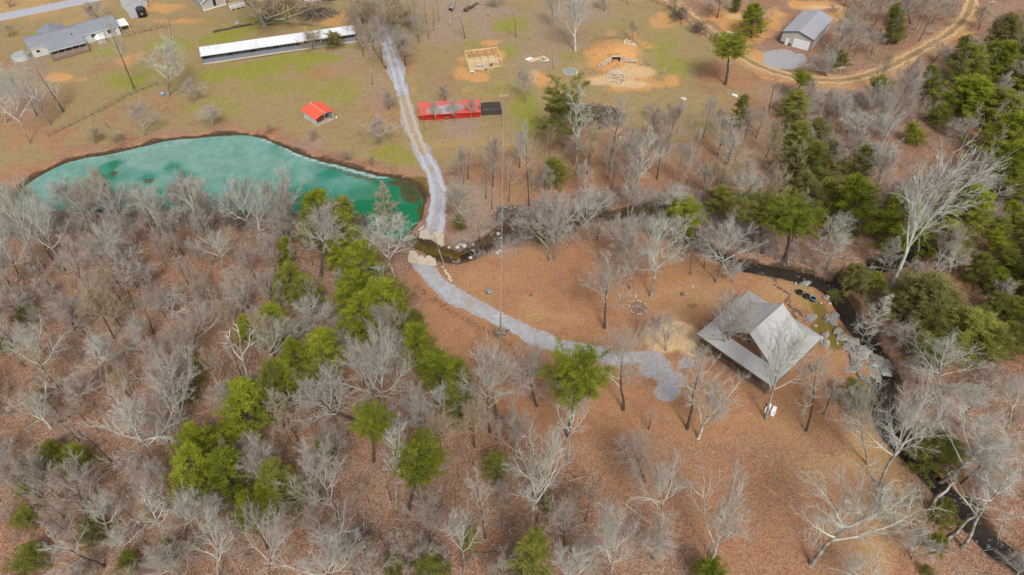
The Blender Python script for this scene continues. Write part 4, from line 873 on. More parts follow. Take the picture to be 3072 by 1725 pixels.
for k_, n_ in dict(oak=8, vase=3, tall=4, haze=4, slim=3, multi=2, snag=3, fir=1, bush=3).items(): VAR[k_] = [bare(k_, 10 + i) for i in range(n_)]
for k_, n_ in dict(pine=3, soft=4, dome=2, cedar=2, lump=2).items(): VAR[k_] = [pine(k_, 30 + i) for i in range(n_)]
# code: form, object name, category, trunk bark, crown look
KIND = dict(
    O=('oak', 'bare_tree', 'bare tree', 'bark_dark', 'twig_grey'), W=('oak', 'bare_tree', 'bare tree', 'bark_grey', 'twig_pale'), w=('oak', 'bare_tree', 'bare tree', 'bark_grey', 'twig_pale'),
    V=('vase', 'bare_tree', 'bare tree', 'bark_grey', 'twig_grey'), v=('vase', 'bare_tree', 'bare tree', 'bark_pale', 'twig_pale'), T=('tall', 'bare_tree', 'bare tree', 'bark_dark', 'twig_grey'), t=('tall', 'bare_tree', 'bare tree', 'bark_grey', 'twig_pale'),
    H=('haze', 'bare_tree', 'bare tree', 'bark_dark', 'twig_pink'), h=('haze', 'bare_tree', 'bare tree', 'bark_grey', 'twig_grey'), N=('haze', 'bare_tree', 'bare tree', 'bark_dark', 'twig_tan'),
    S=('slim', 'sapling', 'sapling', 'bark_dark', 'twig_pink'), s=('slim', 'sapling', 'sapling', 'bark_grey', 'twig_grey'),
    M=('multi', 'bare_tree', 'bare tree', 'bark_grey', 'twig_tan'), m=('multi', 'bare_tree', 'bare tree', 'bark_grey', 'twig_grey'),
    D=('snag', 'dead_tree', 'dead tree', 'bark_grey', 'twig_grey'), d=('snag', 'dead_tree', 'dead tree', 'bark_dark', 'twig_pale'),
    F=('fir', 'bare_tree', 'bare tree', 'bark_grey', 'twig_tan'), f=('fir', 'bare_tree', 'bare tree', 'bark_grey', 'twig_pale'),
    B=('bush', 'shrub', 'shrub', 'bark_dark', 'twig_brown'), b=('bush', 'shrub', 'shrub', 'bark_dark', 'twig_grey'), G=('bush', 'shrub', 'shrub', 'bark_dark', 'twig_tan'),
    P=('pine', 'pine_tree', 'pine', 'bark_dark', 'needle_bright'), p=('pine', 'pine_tree', 'pine', 'bark_dark', 'needle_olive'), X=('soft', 'pine_tree', 'pine', 'bark_dark', 'needle_bright'), x=('soft', 'pine_tree', 'pine', 'bark_dark', 'needle_olive'), z=('soft', 'pine_tree', 'pine', 'bark_dark', 'leaf_olive'),
    Q=('soft', 'pine_tree', 'pine', 'bark_dark', 'needle_dark'), E=('dome', 'evergreen_bush', 'evergreen bush', 'bark_dark', 'needle_bright'), e=('dome', 'evergreen_bush', 'evergreen bush', 'bark_dark', 'needle_olive'), o=('dome', 'evergreen_bush', 'evergreen bush', 'bark_dark', 'leaf_olive'),
    C=('cedar', 'cedar_tree', 'cedar', 'bark_dark', 'needle_dark'), L=('lump', 'pine_tree', 'pine', 'bark_grey', 'needle_olive'))
TRUNKS = []; used_var = {}
TWIG = dict(twig_pale='twig_grey', twig_grey='twig_pink', twig_pink='twig_pink2', twig_tan='twig_tan', twig_brown='twig_brown', bark_pale='twig_grey')
M['twig_pink2'] = bark_mat('twig_pink_dull', (.33, .27, .225), (.40, .35, .30), .35, .65, (.30, .24, .2))
def set_mat(o, name):
    o.material_slots[0].link = 'OBJECT'; o.material_slots[0].material = M[name]
    if len(o.material_slots) > 1: o.material_slots[1].link = 'OBJECT'; o.material_slots[1].material = M[TWIG[name]]
def plant(code, bu, bv, tu, tv, wpx, label, group=None, hmax=26):
    form, nm, cat, mb_, mc_ = KIND[code]
    p = P(bu, bv); base = Vector(p); d = ray(tu, tv); hd = np.array([p[0], p[1]]); hd /= np.linalg.norm(hd)
    s = (p[0] * hd[0] + p[1] * hd[1]) / (d[0] * hd[0] + d[1] * hd[1]); top = Vector((d[0] * s, d[1] * s, CAM_H + d[2] * s))
    ax = top - base; h = max(1.0, min(ax.length, hmax)); ax.normalize()
    if ax.z < .85: ax = Vector((ax.x, ax.y, 0)).normalized() * math.sqrt(1 - .85 ** 2) + Vector((0, 0, .85))
    dep = p[1] * CP - (p[2] + h * .6 - CAM_H) * SP; wm_ = wpx * dep / CAM_F
    k = used_var.get(form, 0); used_var[form] = k + 1; tm, cmesh, vh, vw = VAR[form][k % len(VAR[form])]
    sz = h / vh; sxy = wm_ / vw; sxy = min(max(sxy, sz * .45), sz * (1.5 if form == 'tall' else 2.2))
    t = thing(nm, label, cat, p, 0, group); t.rotation_mode = 'QUATERNION'
    t.rotation_quaternion = Vector((0, 0, 1)).rotation_difference(ax) @ Matrix.Rotation((k * 2.399 + rnd.random()) % 6.283, 3, 'Z').to_quaternion()
    mir = -1 if rnd.random() < .5 else 1; t.scale = (sxy * mir, sxy, sz)
    a = link('trunk', tm, t); set_mat(a, mb_); b = link('crown', cmesh, t); set_mat(b, mc_)
    TRUNKS.append((p[0], p[1])); return t
# tile, kind, base x y, top x y, crown width (all in the survey tile), what it looks like and where it stands
TREES = """
00 T 640 1125 250 490 260|tall leaning bare tree before the white end wall of the ranch house
00 t 600 1140 470 760 140|slender pale bare tree sharing its foot with the tall one by the ranch house
00 t 500 1260 120 610 300|tall grey bare tree farther down the slope toward the pond from the ranch house
00 T 375 1160 180 800 200|narrow bare tree between the two tall leaning trees of the upper corner
00 w 290 1440 20 700 420|large pale bare tree at the pond end of the rail fence
00 w 60 1230 -120 640 360|pale bare tree cut by the picture edge above the pond
00 T 1350 900 1080 150 280|tall bare tree whose crown crosses the ranch house roof
00 w 1690 960 1570 400 500|broad bare tree with the blue barrel at its foot
00 h 1455 1370 1370 1040 270|fan-shaped bare tree on the upper pond bank below the rail fence
00 h 2140 1270 2080 1080 260|low twiggy tree on the pond bank below the poultry shed
00 h 1950 1030 1880 790 220|thin twiggy tree between the blue barrel and the poultry shed
00 d 1100 1285 1010 1160 60|dead stick of a tree just below the rail fence
00 G 960 1440 950 1270 170|pale tan shrub at the pond edge near the rail fence end
00 G 1180 1440 1180 1340 300|low tan brown shrub on the pond bank under the fence
00 N 105 370 50 250 140|small tan bare tree by the lawn corner of the ranch house
00 N 100 75 70 -10 110|small tan bare tree across the grey road
00 H 1040 250 900 20 260|hazy brown bare tree behind the ranch house roof
00 D 1490 65 1470 -60 30|bare pole-like tree behind the black jeep
10 M 90 255 160 -420 1500|huge many-stemmed tree fanning out of one stump behind the poultry shed
10 M 1190 310 1040 -200 520|many-stemmed bare tree crowding the pond side of the lane near the top
10 M 1365 340 1420 -160 520|many-stemmed bare tree on the coop side of the lane near the top
10 v 1420 310 1560 60 330|greenish fan of stems leaning away from the lane
10 N 1000 250 960 60 240|tan twiggy tree behind the far end of the poultry shed
10 H 1430 510 1420 240 260|brown twiggy tree at the lane edge above its pale bend
10 H 1500 660 1500 320 300|brown twiggy tree next below on the lane edge
10 N 1170 430 1080 260 230|reddish shrubby tree hiding the far end of the poultry shed
10 G 570 500 540 300 230|tan shrub growing against the middle of the poultry shed
10 o 770 460 770 330 180|olive shrub growing against the poultry shed beyond the tan one
10 T 1310 690 1090 330 260|bare tree leaning over the lawn from the lane
10 d 1170 850 1140 670 60|forked dead stump standing in the lawn beside the lane
10 H 1335 1100 1310 920 190|little twiggy tree between lane and open red shed
10 h 1260 1450 1250 1190 330|broad pale twiggy tree on the green patch above the pond
10 G 580 1400 570 1290 130|small tan shrub below the open red shed
10 G 140 1330 130 1230 110|small tan shrub at the pond corner below the open shed
10 S 1735 390 1710 170 60|thin sapling lowest of the four beside the lane top
10 S 1710 240 1685 0 60|thin sapling first of the four beyond the lane trees
10 S 1785 310 1770 10 60|thin sapling second of the four beyond the lane trees
10 S 1840 215 1825 -30 60|thin sapling third of the four beyond the lane trees
10 S 2100 390 2085 160 90|thin sapling above the new timber frame
10 h 2400 80 2380 -90 220|bare tree at the picture top beyond the fallen log
10 h 1808 1225 1790 1000 130|grey bare tree at the near end of the coop front
10 h 1995 1195 1990 990 170|two-stemmed grey tree at the middle of the coop front
10 h 2160 1190 2165 980 150|cluster of thin stems at the pen end of the coop front
10 S 1690 1310 1680 1080 70|sapling at the coop corner nearest the lane
10 H 1900 1010 1890 860 150|hazy tree standing behind the coop roof
20 v 635 510 640 -120 330|tall pale vase-shaped tree behind the stone cellar mound
20 V 410 280 400 -90 230|dark-stemmed tree beyond the vase-shaped one
20 S 40 375 25 70 90|slim sapling above the timber frame corner
20 H 930 110 920 -90 150|bare tree at the picture top above the cellar mound
20 S 1160 40 1160 -120 60|slim tree at the picture top near the dirt track
20 H 1210 400 1210 200 110|hazy sapling just behind the cellar mound
20 h 140 1025 120 650 240|pale bare tree between lumber pile and coop pen
20 S 412 690 408 490 60|slim sapling between lumber pile and stone garden bed
20 L 540 1500 450 860 520|tall lumpy dark pine beside the big brush pile
20 t 650 1760 680 830 330|tall grey two-limbed tree in front of the big brush pile
20 T 975 1720 1040 960 330|tall dark forked tree at the end of the big brush pile
20 P 2140 850 2250 350 400|lone umbrella pine with pale stem beside the dirt track
20 X 2400 380 2410 50 290|round bright pine beyond the dirt track
20 h 1500 1310 1510 1130 130|small pale tree in the field below the brown scrape
20 h 1370 1170 1370 1050 110|tiny pale tree left of the field scrap boards
20 x 2290 1290 2310 950 170|thin olive pine with white debris beside it
20 B 1700 200 1690 80 240|dark shrub on the fence line along the dirt track
20 B 1880 330 1880 210 200|dark shrub farther along the dirt track fence line
20 B 2040 420 2040 330 130|dark shrub at the pole on the dirt track fence line
20 N 1640 110 1640 -40 150|tan bare tree on the fence line at the picture top
20 H 2060 180 2100 -60 320|purplish thicket tree beside the bright round pine
20 C 2240 120 2250 -60 220|dark cedar behind the bright round pine at the picture top
20 H 2500 330 2480 90 260|brown tree between the round pine and the garage
30 T 960 385 1040 -60 360|white double-stemmed tree behind the garage drive
30 w 690 530 850 200 290|white leaning tree at the garage back corner
30 H 1030 560 1100 310 220|small hazy tree between the garage and the dirt track
30 H 1430 240 1420 -40 260|hazy tree between columnar pine and track
30 H 1640 235 1780 -40 260|pinkish tree on the track's upper bank
30 C 1290 440 1250 40 170|dark columnar cedar above the dirt track
30 x 730 690 730 500 260|low olive pine before the garage corner
30 m 600 765 400 560 380|many-stemmed pale tree hiding the gravel pad by the garage
30 P 260 990 410 740 270|ragged pine on the track's lower edge below the garage
30 S 10 1140 40 750 130|thin tree at the field's edge below the track
30 p 990 1070 1180 780 300|dark round pine below the middle of the dirt track
30 C 1640 960 1670 660 200|dark cedar standing alone between track and dense evergreens
30 Q 1960 650 1950 370 310|dark pine where the track bends out of sight
30 H 1650 640 1790 450 300|pale branching tree under the track's upper bend
30 T 1430 1060 1540 820 260|thin leaning tree beside the lone cedar
30 w 1190 1445 1190 1140 330|white two-stemmed tree among the upper evergreens
30 w 880 1410 950 1080 320|grey crooked tree beside the two-stemmed white one
30 w 2150 635 2210 480 220|small white tree in the evergreen gap by the track
30 N 2110 300 2150 60 260|tan tree by the upper utility pole
30 S 590 1215 640 1000 130|thin tree below the ragged pine
30 H 690 1190 690 960 220|hazy thicket tree with rusty leaves below the track
30 x 2350 540 2350 330 380|olive pine at the picture edge beside the track bend
30 Q 2500 420 2510 200 330|dark pine at the picture edge above the others
30 X 2280 760 2270 560 330|bright pine lower of the group beside the track bend
30 x 2020 1040 2010 800 340|olive pine first of the dense evergreens below the track
30 X 2060 1180 2000 910 360|yellow-green pine in front of the dense evergreens
30 Q 2250 1000 2260 780 320|dark pine behind the yellow-green one
30 x 2430 900 2440 680 330|olive pine at the picture edge second from the track
30 X 2480 1230 2480 980 380|bright pine at the picture edge third from the track
30 x 1750 1290 1720 1050 240|olive pine beside the white two-stemmed tree
30 x 2300 1330 2290 1080 340|broad olive pine in the dense upper evergreens
30 X 2430 1500 2420 1330 340|yellow-topped pine at the picture edge below the broad ones
30 X 1500 1460 1480 1230 330|bright feathery pine right of the two-stemmed tree
30 z 520 1440 500 1180 380|olive brown pine over the field corner
30 h 1990 1430 1950 1180 440|dense pinkish bare tree among the upper evergreens
30 w 2420 850 2460 640 300|white branching tree within the upper evergreens
11 w 270 900 270 230 390|pale bare tree whose top spreads over the pond water
11 w 30 1090 20 430 320|pale bare tree on the near pond bank, next to the one over the water
11 T 135 1240 70 900 220|dark slim-trunked tree under the pale pond bank trees
11 X 680 1010 540 480 340|tallest bright pine on the near pond bank
11 X 880 1000 830 660 260|bright pine second in the row from the pond
11 X 990 1120 950 860 260|bright pine third in the row from the pond
11 O 650 1330 600 690 580|big grey twiggy tree in front of the pond bank pines
11 X 1190 1590 1050 1030 340|brightest lime pine at the clearing edge by the spillway
11 X 300 1250 255 960 170|small lime pine alone under the pond bank trees
11 x 330 1590 320 1240 360|feathery olive pine below the small lime one
11 x 540 1620 510 1320 280|olive pine beside the feathery one under the big grey tree
11 D 835 735 740 440 110|two-pronged dead tree at the pond edge, taller one
11 D 968 780 980 560 110|two-pronged dead tree at the pond edge beside the brown shrub
11 B 1060 930 1055 740 230|round dark brown shrub at the pond edge
11 F 1310 900 1310 430 340|tan feathery tiered tree standing over the green pond end
11 W 1400 1430 1330 790 640|white-limbed sycamore in front of the pond end
11 s 1890 1215 1790 790 230|dark forked sapling beside the concrete spillway
11 S 2250 1040 2225 660 100|thin sapling on the creek bank past the spillway rocks
11 h 2050 830 2060 370 390|pale twiggy tree with a bushy foot beside the gravel lane
11 e 2050 850 2040 720 110|little olive bush at the foot of the lane-side tree
11 S 2130 350 2110 30 90|thin tall tree in the leafy clearing above the lane-side tree
11 G 920 165 910 60 130|small tan shrub on the upper pond bank
11 G 1170 220 1165 120 110|tiny tan shrub on the upper pond bank near the lane
11 h 850 1440 870 1270 200|small grey tree between the two bright pines
21 T 170 640 150 -220 230|tall lone straight tree in the leafy clearing by the wire
21 d 790 210 770 20 70|dead crooked snag between the tall clearing trees
21 h 385 1175 340 500 420|dense pale twiggy tree on the creek bank, left of its twin
21 h 430 1165 540 480 420|dense pale twiggy tree on the creek bank, right of its twin
21 E 310 960 310 860 120|small lime bush at the feet of the twin creek trees
21 w 720 955 790 430 370|flat-limbed pale tree between the creek and the field
21 S 850 965 930 740 150|slim leaning tree beside the flat-limbed one
21 t 1200 690 1350 -240 370|very tall white tree leaning over the creek from the field
21 h 1160 730 1190 150 270|tan bare tree sharing ground with the very tall white one
21 W 1590 770 1620 380 330|white crooked tree behind the green dome bush
21 E 1740 880 1740 590 350|dense green dome-shaped bush on the creek bank
21 E 1450 930 1450 810 130|small green bush below the dome-shaped one
21 h 1050 1250 1100 740 370|thin grey tree on the clearing edge below the creek
21 w 1660 1020 1680 700 300|pale tree in front of the green dome bush
21 W 1395 1540 1530 930 700|big white spreading tree between creek and fire ring
21 W 2050 1390 2290 740 640|tall white sycamore leaning over the dark creek pool
21 H 1930 1245 1915 870 230|hazy slim tree on the creek bank left of the sycamore
21 S 1790 1310 1800 1060 110|slim sapling just above the clearing by the creek
21 O 930 1850 900 1200 580|twiggy tree in the middle of the orange clearing
21 h 1190 1460 1230 870 420|grey tree at the upper edge of the orange clearing
21 h 2210 1400 2240 1180 220|small grey tree between the sycamore and cabin clearing
21 p 2510 1090 2440 490 420|pine with flat green top beside the sycamore
21 x 2090 690 2110 410 230|thin olive pine on the slope above the creek pool
21 w 2290 710 2380 310 340|white tree above the flat-topped pine
21 T 2080 480 2190 -180 430|tall pale tree with round twiggy crown at the field's lower edge
21 h 1780 460 1790 -20 210|pale narrow tree beside the round-crowned one
21 h 1930 530 1950 190 230|grey tree between the narrow pale tree and the creek
21 x 450 400 400 130 230|low olive pine under the lumpy dark pine
21 H 60 900 80 760 300|brown thicket tree over the creek by the wire
21 H 900 760 950 470 260|hazy brown thicket tree on the creek's upper bank
31 x 450 420 430 -40 580|broad olive pine at the end of the field
31 z 620 420 640 190 420|brownish olive pine in front of the broad one
31 w 1110 415 1180 -60 360|white double tree on the open slope between pines
31 X 880 920 880 300 420|large bright pine in the middle of the right-hand woods
31 x 670 810 640 380 270|dark olive pine hugging the large bright one
31 P 140 1245 290 550 560|wide lime pine leaning over the creek on two stems
31 X 1330 1090 1390 530 400|compact bright pine above the creek bend
31 f 1140 1285 1290 900 250|pale tiered bare tree under the compact bright pine
31 v 1250 1400 1960 -60 820|longest white sycamore stretching up across the woods
31 t 1490 1180 1640 560 330|second white sycamore stem beside the longest one
31 H 1290 600 1290 380 420|pinkish fan-shaped tree above the compact bright pine
31 w 2090 625 2230 300 420|white branching tree at the evergreen edge over the upper creek
31 w 570 1085 690 670 280|white forked tree behind the wide lime pine
31 w 590 1260 740 870 400|flat-crowned grey tree at the creek bend
31 d 640 1410 870 1050 150|short white snag leaning over the creek bend
31 t 1630 1440 1760 1130 300|bunch of pale stems below the creek arm
31 w 1790 1370 1930 1090 360|grey tree with an elbowed trunk below the creek arm
31 h 1450 1335 1500 1180 320|olive grey twiggy tree on the creek bank
31 z 930 1500 930 1190 440|olive evergreen mound beside the creek above the cabin rocks
31 X 1090 1480 1090 1280 150|small vivid green pine beside the olive mound
31 X 2400 330 2410 40 360|bright pine at the picture edge beside the pinkish tree
31 x 2500 590 2500 330 330|olive pine at the picture edge above the yellow one
31 X 2480 880 2470 590 400|yellow-green pine at the picture edge over the upper creek
31 x 2320 960 2330 740 300|olive pine below the yellow-green edge pine
31 z 1900 1130 1900 760 420|broad grey-olive pine at the corner of the creek arm
31 X 2340 1170 2330 880 370|bright pine in the evergreen mass beside the grey-olive one
31 x 2150 1430 2130 1080 390|feathery olive pine at the front of the evergreen mass
31 x 2470 1360 2460 1060 360|dark olive pine at the picture edge in the evergreen mass
31 X 2340 1540 2320 1270 380|bright pine low in the evergreen mass
31 Q 2550 1180 2550 880 320|dark pine cut by the picture edge in the evergreen mass
31 x 1740 1620 1740 1370 240|yellowish small pine at the edge of the evergreen mass
31 H 2250 900 2230 560 330|pinkish bare tree between the evergreen mass and the upper creek
31 h 1780 600 1850 200 420|grey twiggy tree over the upper creek arm
32 X 1600 360 1580 -20 430|large bright pine across the creek from the cabin
32 x 1800 300 1800 -10 330|olive pine behind the large bright one across the creek
32 x 1690 560 1690 220 500|widest olive pine across the creek from the flat rock
32 x 1560 730 1560 430 330|olive pine at the creek edge below the widest one
32 X 1650 830 1640 580 260|bright small pine next to the big white tree
32 x 2260 740 2240 400 480|broad olive pine behind the big white tree
32 Q 2320 330 2310 40 370|dark pine in the deep woods across the creek
32 x 2500 380 2500 90 320|olive pine at the picture edge across the creek
32 Q 2130 430 2130 180 330|dark pine in the gap across the creek
32 x 2520 660 2510 360 290|olive pine at the picture edge beside the broad one
32 e 660 150 655 40 130|small yellow-green bush on the rocks above the cabin
32 f 930 545 1150 60 300|slender white tree leaning across the creek pool
32 h 1400 640 1330 330 380|pale fan of twigs over the creek pool
32 W 1640 1080 1940 490 680|big white flat-topped tree across the creek
32 w -22 1315 270 440 620|pale tree whose branches cover the cabin's lower roof corner
32 T 380 1435 620 690 460|grey leaning tree below the flat lichen rock
32 T 560 1265 760 920 260|dark leaning tree between cabin and lichen rock
32 w 1000 1775 1000 1000 480|pale tree on the creek bank under the lichen rock
32 z 900 1230 880 940 320|thin olive pine beside the creek below the lichen rock
32 W 1930 1390 2080 930 520|white tree below the flat-topped one
32 w 2400 1420 2480 890 420|pale tree at the picture edge below the olive pines
32 H 2250 1000 2250 760 330|dusky bare tree behind the white pair
32 H 1500 950 1480 700 320|brown thicket tree on the far creek bank
32 e 1650 1480 1640 1390 200|bright low evergreen beneath the white tree row
33 W 1120 575 1400 -520 760|tall white tree arching over the lower creek
33 W 1700 530 2300 -150 950|widest white tree reaching out to the picture edge
33 W 430 1345 745 500 1080|largest white tree of all, two-stemmed, low on the golden clearing
33 t 1950 1175 2540 480 760|white tree leaning from the lower creek bank
33 G 1440 1010 1320 600 440|brown brushy shrub beside the lower creek
33 h 1450 1290 1520 1060 380|grey twiggy bush-tree near the bottom edge by the creek
33 Q 1600 440 1620 -40 380|dark pine over the lower creek
33 X 1890 330 1890 80 210|yellow pine beside the dark one over the lower creek
33 x 1740 960 1750 700 230|olive pine on the near bank of the lower creek
33 X 1690 1220 1690 1030 190|vivid small pine near the lower creek logs
33 z 1620 1480 1620 1360 200|low olive pine at the bottom edge by the creek
33 h 2200 770 2230 420 360|small twiggy tree on the far bank of the lower creek
33 h 2500 1480 2400 1200 520|pale twiggy tree in the bottom corner
33 w 1000 1700 1000 1240 560|pale branches rising from below the picture beside the largest tree
22 O 250 1180 210 540 600|crooked-limbed tree beside the lone bright pine
22 P 560 1480 690 650 520|lone bright umbrella pine on the driveway side
22 O 1120 1225 1210 470 580|round twiggy tree overhanging the driveway
22 h 1545 630 1540 250 370|small pale tree on the round sand patch
22 T 1760 1415 1960 540 460|tall dark-trunked tree below the cabin deck steps
22 V 2140 690 2330 80 500|twiggy tree growing against the cabin's front roof
22 v 1870 1510 2150 970 480|yellowish fan-limbed tree below the cabin
22 h 20 1740 80 1190 330|pale twiggy tree below the crooked-limbed one
22 S 1370 1420 1380 1180 120|thin sapling below the driveway end
12 O 2400 1290 2440 560 620|spreading tree rooted by the second utility pole
12 T 2350 1450 2250 830 420|dark slim tree beside the spreading one at the utility pole
12 W 530 425 510 110 370|white dead-looking tree among the left-hand pines
12 w 660 410 680 130 200|small white tree beside the dead-looking one
12 w 420 570 360 290 270|crooked pale tree under the dead-looking white one
12 w 100 860 60 350 400|pale tree left of the big pine clump
12 X 220 570 200 180 300|round bright pine left of the dead-looking white tree
12 X 700 860 650 390 360|tallest pine of the big left clump
12 X 430 990 390 560 300|bright pine at the front of the big left clump
12 x 610 1070 570 720 320|olive pine low in the big left clump
12 X 330 1130 260 740 280|lime pine on the left of the big clump
12 x 180 1330 100 790 260|long-stemmed olive pine at the edge of the big clump
12 X 1050 530 1030 90 350|broad bright pine beside the clearing
12 X 1330 380 1290 -60 380|large bright pine in the row along the clearing
12 Q 1570 460 1540 230 200|dark small pine on the clearing side of the row
12 X 1650 760 1630 360 310|bright pine by the rock at the clearing edge
12 X 1880 1010 1790 620 330|dense bright pine in the lower row at the clearing
12 X 2020 1160 1950 740 290|bright pine next down the lower row
12 x 2070 1320 2020 950 270|last olive pine at the foot of the row
12 O 1230 1300 1040 430 720|giant grey-limbed tree between pine clump and pine row
12 w 1300 1290 1270 330 520|white twin of the giant tree with upright limbs
12 H 1420 570 1330 180 320|tan twiggy tree within the row of pines
12 O 990 1340 560 1020 640|long-limbed tree leaning left below the big pine clump
12 w 1850 1310 1850 950 310|small white tree under the lower row of pines
12 P 1180 1740 1150 1190 350|ball-topped pine on a long stem below the giant tree
12 h 1640 1460 1640 1140 440|pale twiggy tree below the giant tree's right limbs
12 H 820 520 800 280 200|small pinkish tree among the left pines
13 h 810 885 600 170 520|white ball of twigs on a dark leaning trunk
13 t 1395 870 1360 -100 330|tall pale trunk next to the long-stemmed lime pine
13 P 1525 855 1610 90 440|lime pine with crown to one side of a long bare stem
13 T 2305 1075 2190 330 300|narrow twiggy tree left of the wide white oak
13 w 2090 1420 2020 800 370|pale tree at the bottom beside the narrow twiggy one
13 W 650 1640 650 920 780|white-limbed tree rising from the bottom edge
13 O 100 1640 130 700 520|grey tree rising from the bottom edge beside the white-limbed one
13 H 1735 1160 1690 620 400|hazy grey tree over the brush pile in the lower woods
13 S 1035 865 950 610 150|thin sapling right of the white twig ball
13 H 1100 1640 1070 1140 470|pinkish twiggy tree at the bottom edge
13 x 270 800 200 380 400|olive pine left of the white twig ball
13 X 40 900 20 540 250|bright pine half behind the olive one
13 x 1780 1600 1770 1250 340|soft olive pine at the bottom edge
13 e 1360 1440 1360 1270 190|small dark evergreen near the bottom edge
13 X 690 340 660 90 190|small lime pine behind the white twig ball
13 x 2140 1150 2140 980 160|tiny olive pine near the pale bottom tree
13 x 2420 470 2420 210 220|thin olive pine behind the wide white oak
13 h 2480 1620 2450 1270 280|grey twiggy tree at the bottom edge right of the pale tree
13 h 60 420 60 150 360|pinkish upright tree left of the small lime pine
13 S 1110 860 1090 740 60|short sapling between twig ball and tall pale trunk
23 W 180 1035 180 170 740|wide white oak with low spreading limbs
23 W 1490 980 1620 290 640|white forked tree in the lower leafy clearing
23 h 1420 1300 1460 1000 420|small grey tree at the foot of the white forked one
23 v 2010 1290 2290 550 640|pale fan-shaped tree on a thin curved trunk
23 H 1340 510 1190 0 440|thin brown tree above the white forked one
23 O 530 1140 600 760 430|small dark-stemmed tree right of the wide white oak
23 w 1010 1590 1110 840 540|pale upright tree rising from the bottom edge of the clearing
23 w 560 1640 600 1120 460|white twiggy tree at the bottom edge below the dark-stemmed one
23 S 1935 1360 1940 1090 150|thin sapling by the fan-shaped tree
23 x 150 1640 180 1080 380|dense olive pine at the bottom edge
23 E 2000 1640 1990 1340 300|bright green pine top at the bottom edge of the clearing
23 e 360 790 360 690 110|small green bush under the wide white oak
23 t 565 300 650 -360 450|slim pale tree in front of the lone bright pine
02 w 470 1005 250 380 520|pale many-limbed tree at the picture edge of the left woods
02 w 1040 970 850 480 370|pale tree beside the one with a white top knot
02 t 1060 990 1110 440 260|straight tree with a white top knot in the left woods
02 O 1480 710 1270 350 370|lean grey tree in the middle of the left woods
02 T 1350 215 1180 -200 330|thick-trunked tree in the left woods below the pond
02 S 1550 465 1340 70 180|long thin leaning tree in the left woods
02 V 1880 1410 1630 740 540|large white fan-shaped tree on two dark trunks
02 O 1940 695 1850 200 500|twiggy tree behind the white fan-shaped one
02 w 2240 1255 2230 890 350|small white tree beside the bright left pine
02 D 2540 1060 2400 440 360|dead forked tree left of the big pine clump
02 v 510 1405 280 1050 400|green-tinged upright tree near the left picture edge
02 h 800 1190 700 880 420|pinkish tree between the pale many-limbed and the fan-shaped one
02 T 930 150 850 -160 160|dark bare trunk near the pond-side of the left woods
02 S 2240 305 2120 0 130|slim dark tree left of the round bright pine
02 S 2440 325 2390 60 130|slim dark tree nearest the round bright pine
02 S 520 245 420 130 90|slim dark sapling near the left picture edge
02 S 1310 825 1240 600 120|slim sapling beside the lean grey tree
02 T 1265 895 1160 700 160|dark thick stub of a tree under the lean grey tree
02 X 30 650 20 490 170|bright pine cut by the left picture edge
02 X 2480 520 2470 300 190|small bright pine beside the dead forked tree
02 x 1930 960 1910 740 260|olive pine under the twiggy left-woods tree
02 x 1900 1130 1890 960 190|dark small pine beside the white fan-shaped tree
02 o 280 330 280 190 330|olive evergreen bush at the left of the woods
02 X 2480 1440 2400 1000 430|big bright pine left of the ball-topped pine
02 X 2250 1560 2240 1330 340|bright pine in front of the big bright one
02 z 430 1160 430 1010 170|thin olive pine at the foot of the pale many-limbed tree
02 h 1740 330 1700 60 420|grey hazy tree in the upper left woods
02 h 150 330 100 20 420|grey hazy tree at the left edge under the pond
02 H 750 420 640 130 420|pale hazy tree left of the lean grey tree
02 h 2360 300 2350 20 330|pale hazy tree left of the long slim ones
01 T 940 1590 570 900 280|tall dark tree in the woods below the pond's left end
01 w 1080 1370 1090 770 560|white spreading tree below the pond
01 w 440 1270 60 330 430|tall pale tree across the left end of the pond
01 w 640 1280 370 500 370|second tall pale tree across the left end of the pond
01 w 1590 960 1480 420 420|pale tree on the near bank under the pond's middle
01 w 1960 900 1830 330 390|pale tree on the near bank under the pond's greener part
01 w 2240 1290 2100 850 360|white crooked tree below the greener part of the pond
01 w 2550 980 2450 290 330|pale tree with a forked top against the pond
01 T 940 960 820 540 340|bare tree over the pond's pale ice with a dark trunk
01 h 1470 1440 1450 1180 300|white shrubby tree in the clearing below the pond
01 S 1890 1410 1740 1170 110|slim dark sapling in the red leaves below the pond
01 S 2000 1445 1900 1230 110|slim dark sapling next to the first in the red leaves
01 S 2110 1450 2050 1250 110|slim dark sapling third in the red leaves
01 S 500 1430 340 1190 130|slim dark sapling in the far left woods
01 S 1400 1290 1320 1110 110|slim dark sapling below the white spreading tree
01 B 1100 560 1080 480 180|brown shrub at the near edge of the pale ice
01 B 1500 920 1490 780 260|dark shrub on the near pond bank under the pond's middle
01 B 2060 830 2050 690 230|dark shrub on the near pond bank under the greener part
01 B 2390 850 2380 700 220|dark shrub on the near pond bank by the forked-top tree
01 h 700 760 680 380 460|grey hazy tree over the pond's left end
01 h 1250 800 1220 480 420|grey hazy tree over the near pond edge
01 h 2250 850 2240 480 300|grey hazy tree between the two pale bank trees
01 h 1800 850 1800 480 300|tan hazy tree at the near bank under the pale ice crack
01 w 60 1500 -60 700 430|pale tree at the picture edge below the pond's left end
01 S 190 1330 100 1030 160|dark thin tree near the picture edge below the pond
01 D 1600 1020 1320 440 120|two thin dark dead stems leaning up over the pond
03 H 870 860 640 370 580|big pinkish grey tree with a round crown in the lower left woods
03 T 1050 1360 500 1000 420|leaning dark tree across the lower left woods
03 w 1110 1060 990 560 330|white tree right of the big round-crowned one
03 O 1700 740 1450 420 380|white leaning tree left of the bright lower pines
03 t 1680 1160 1450 680 390|slim pale tree below the white leaning one
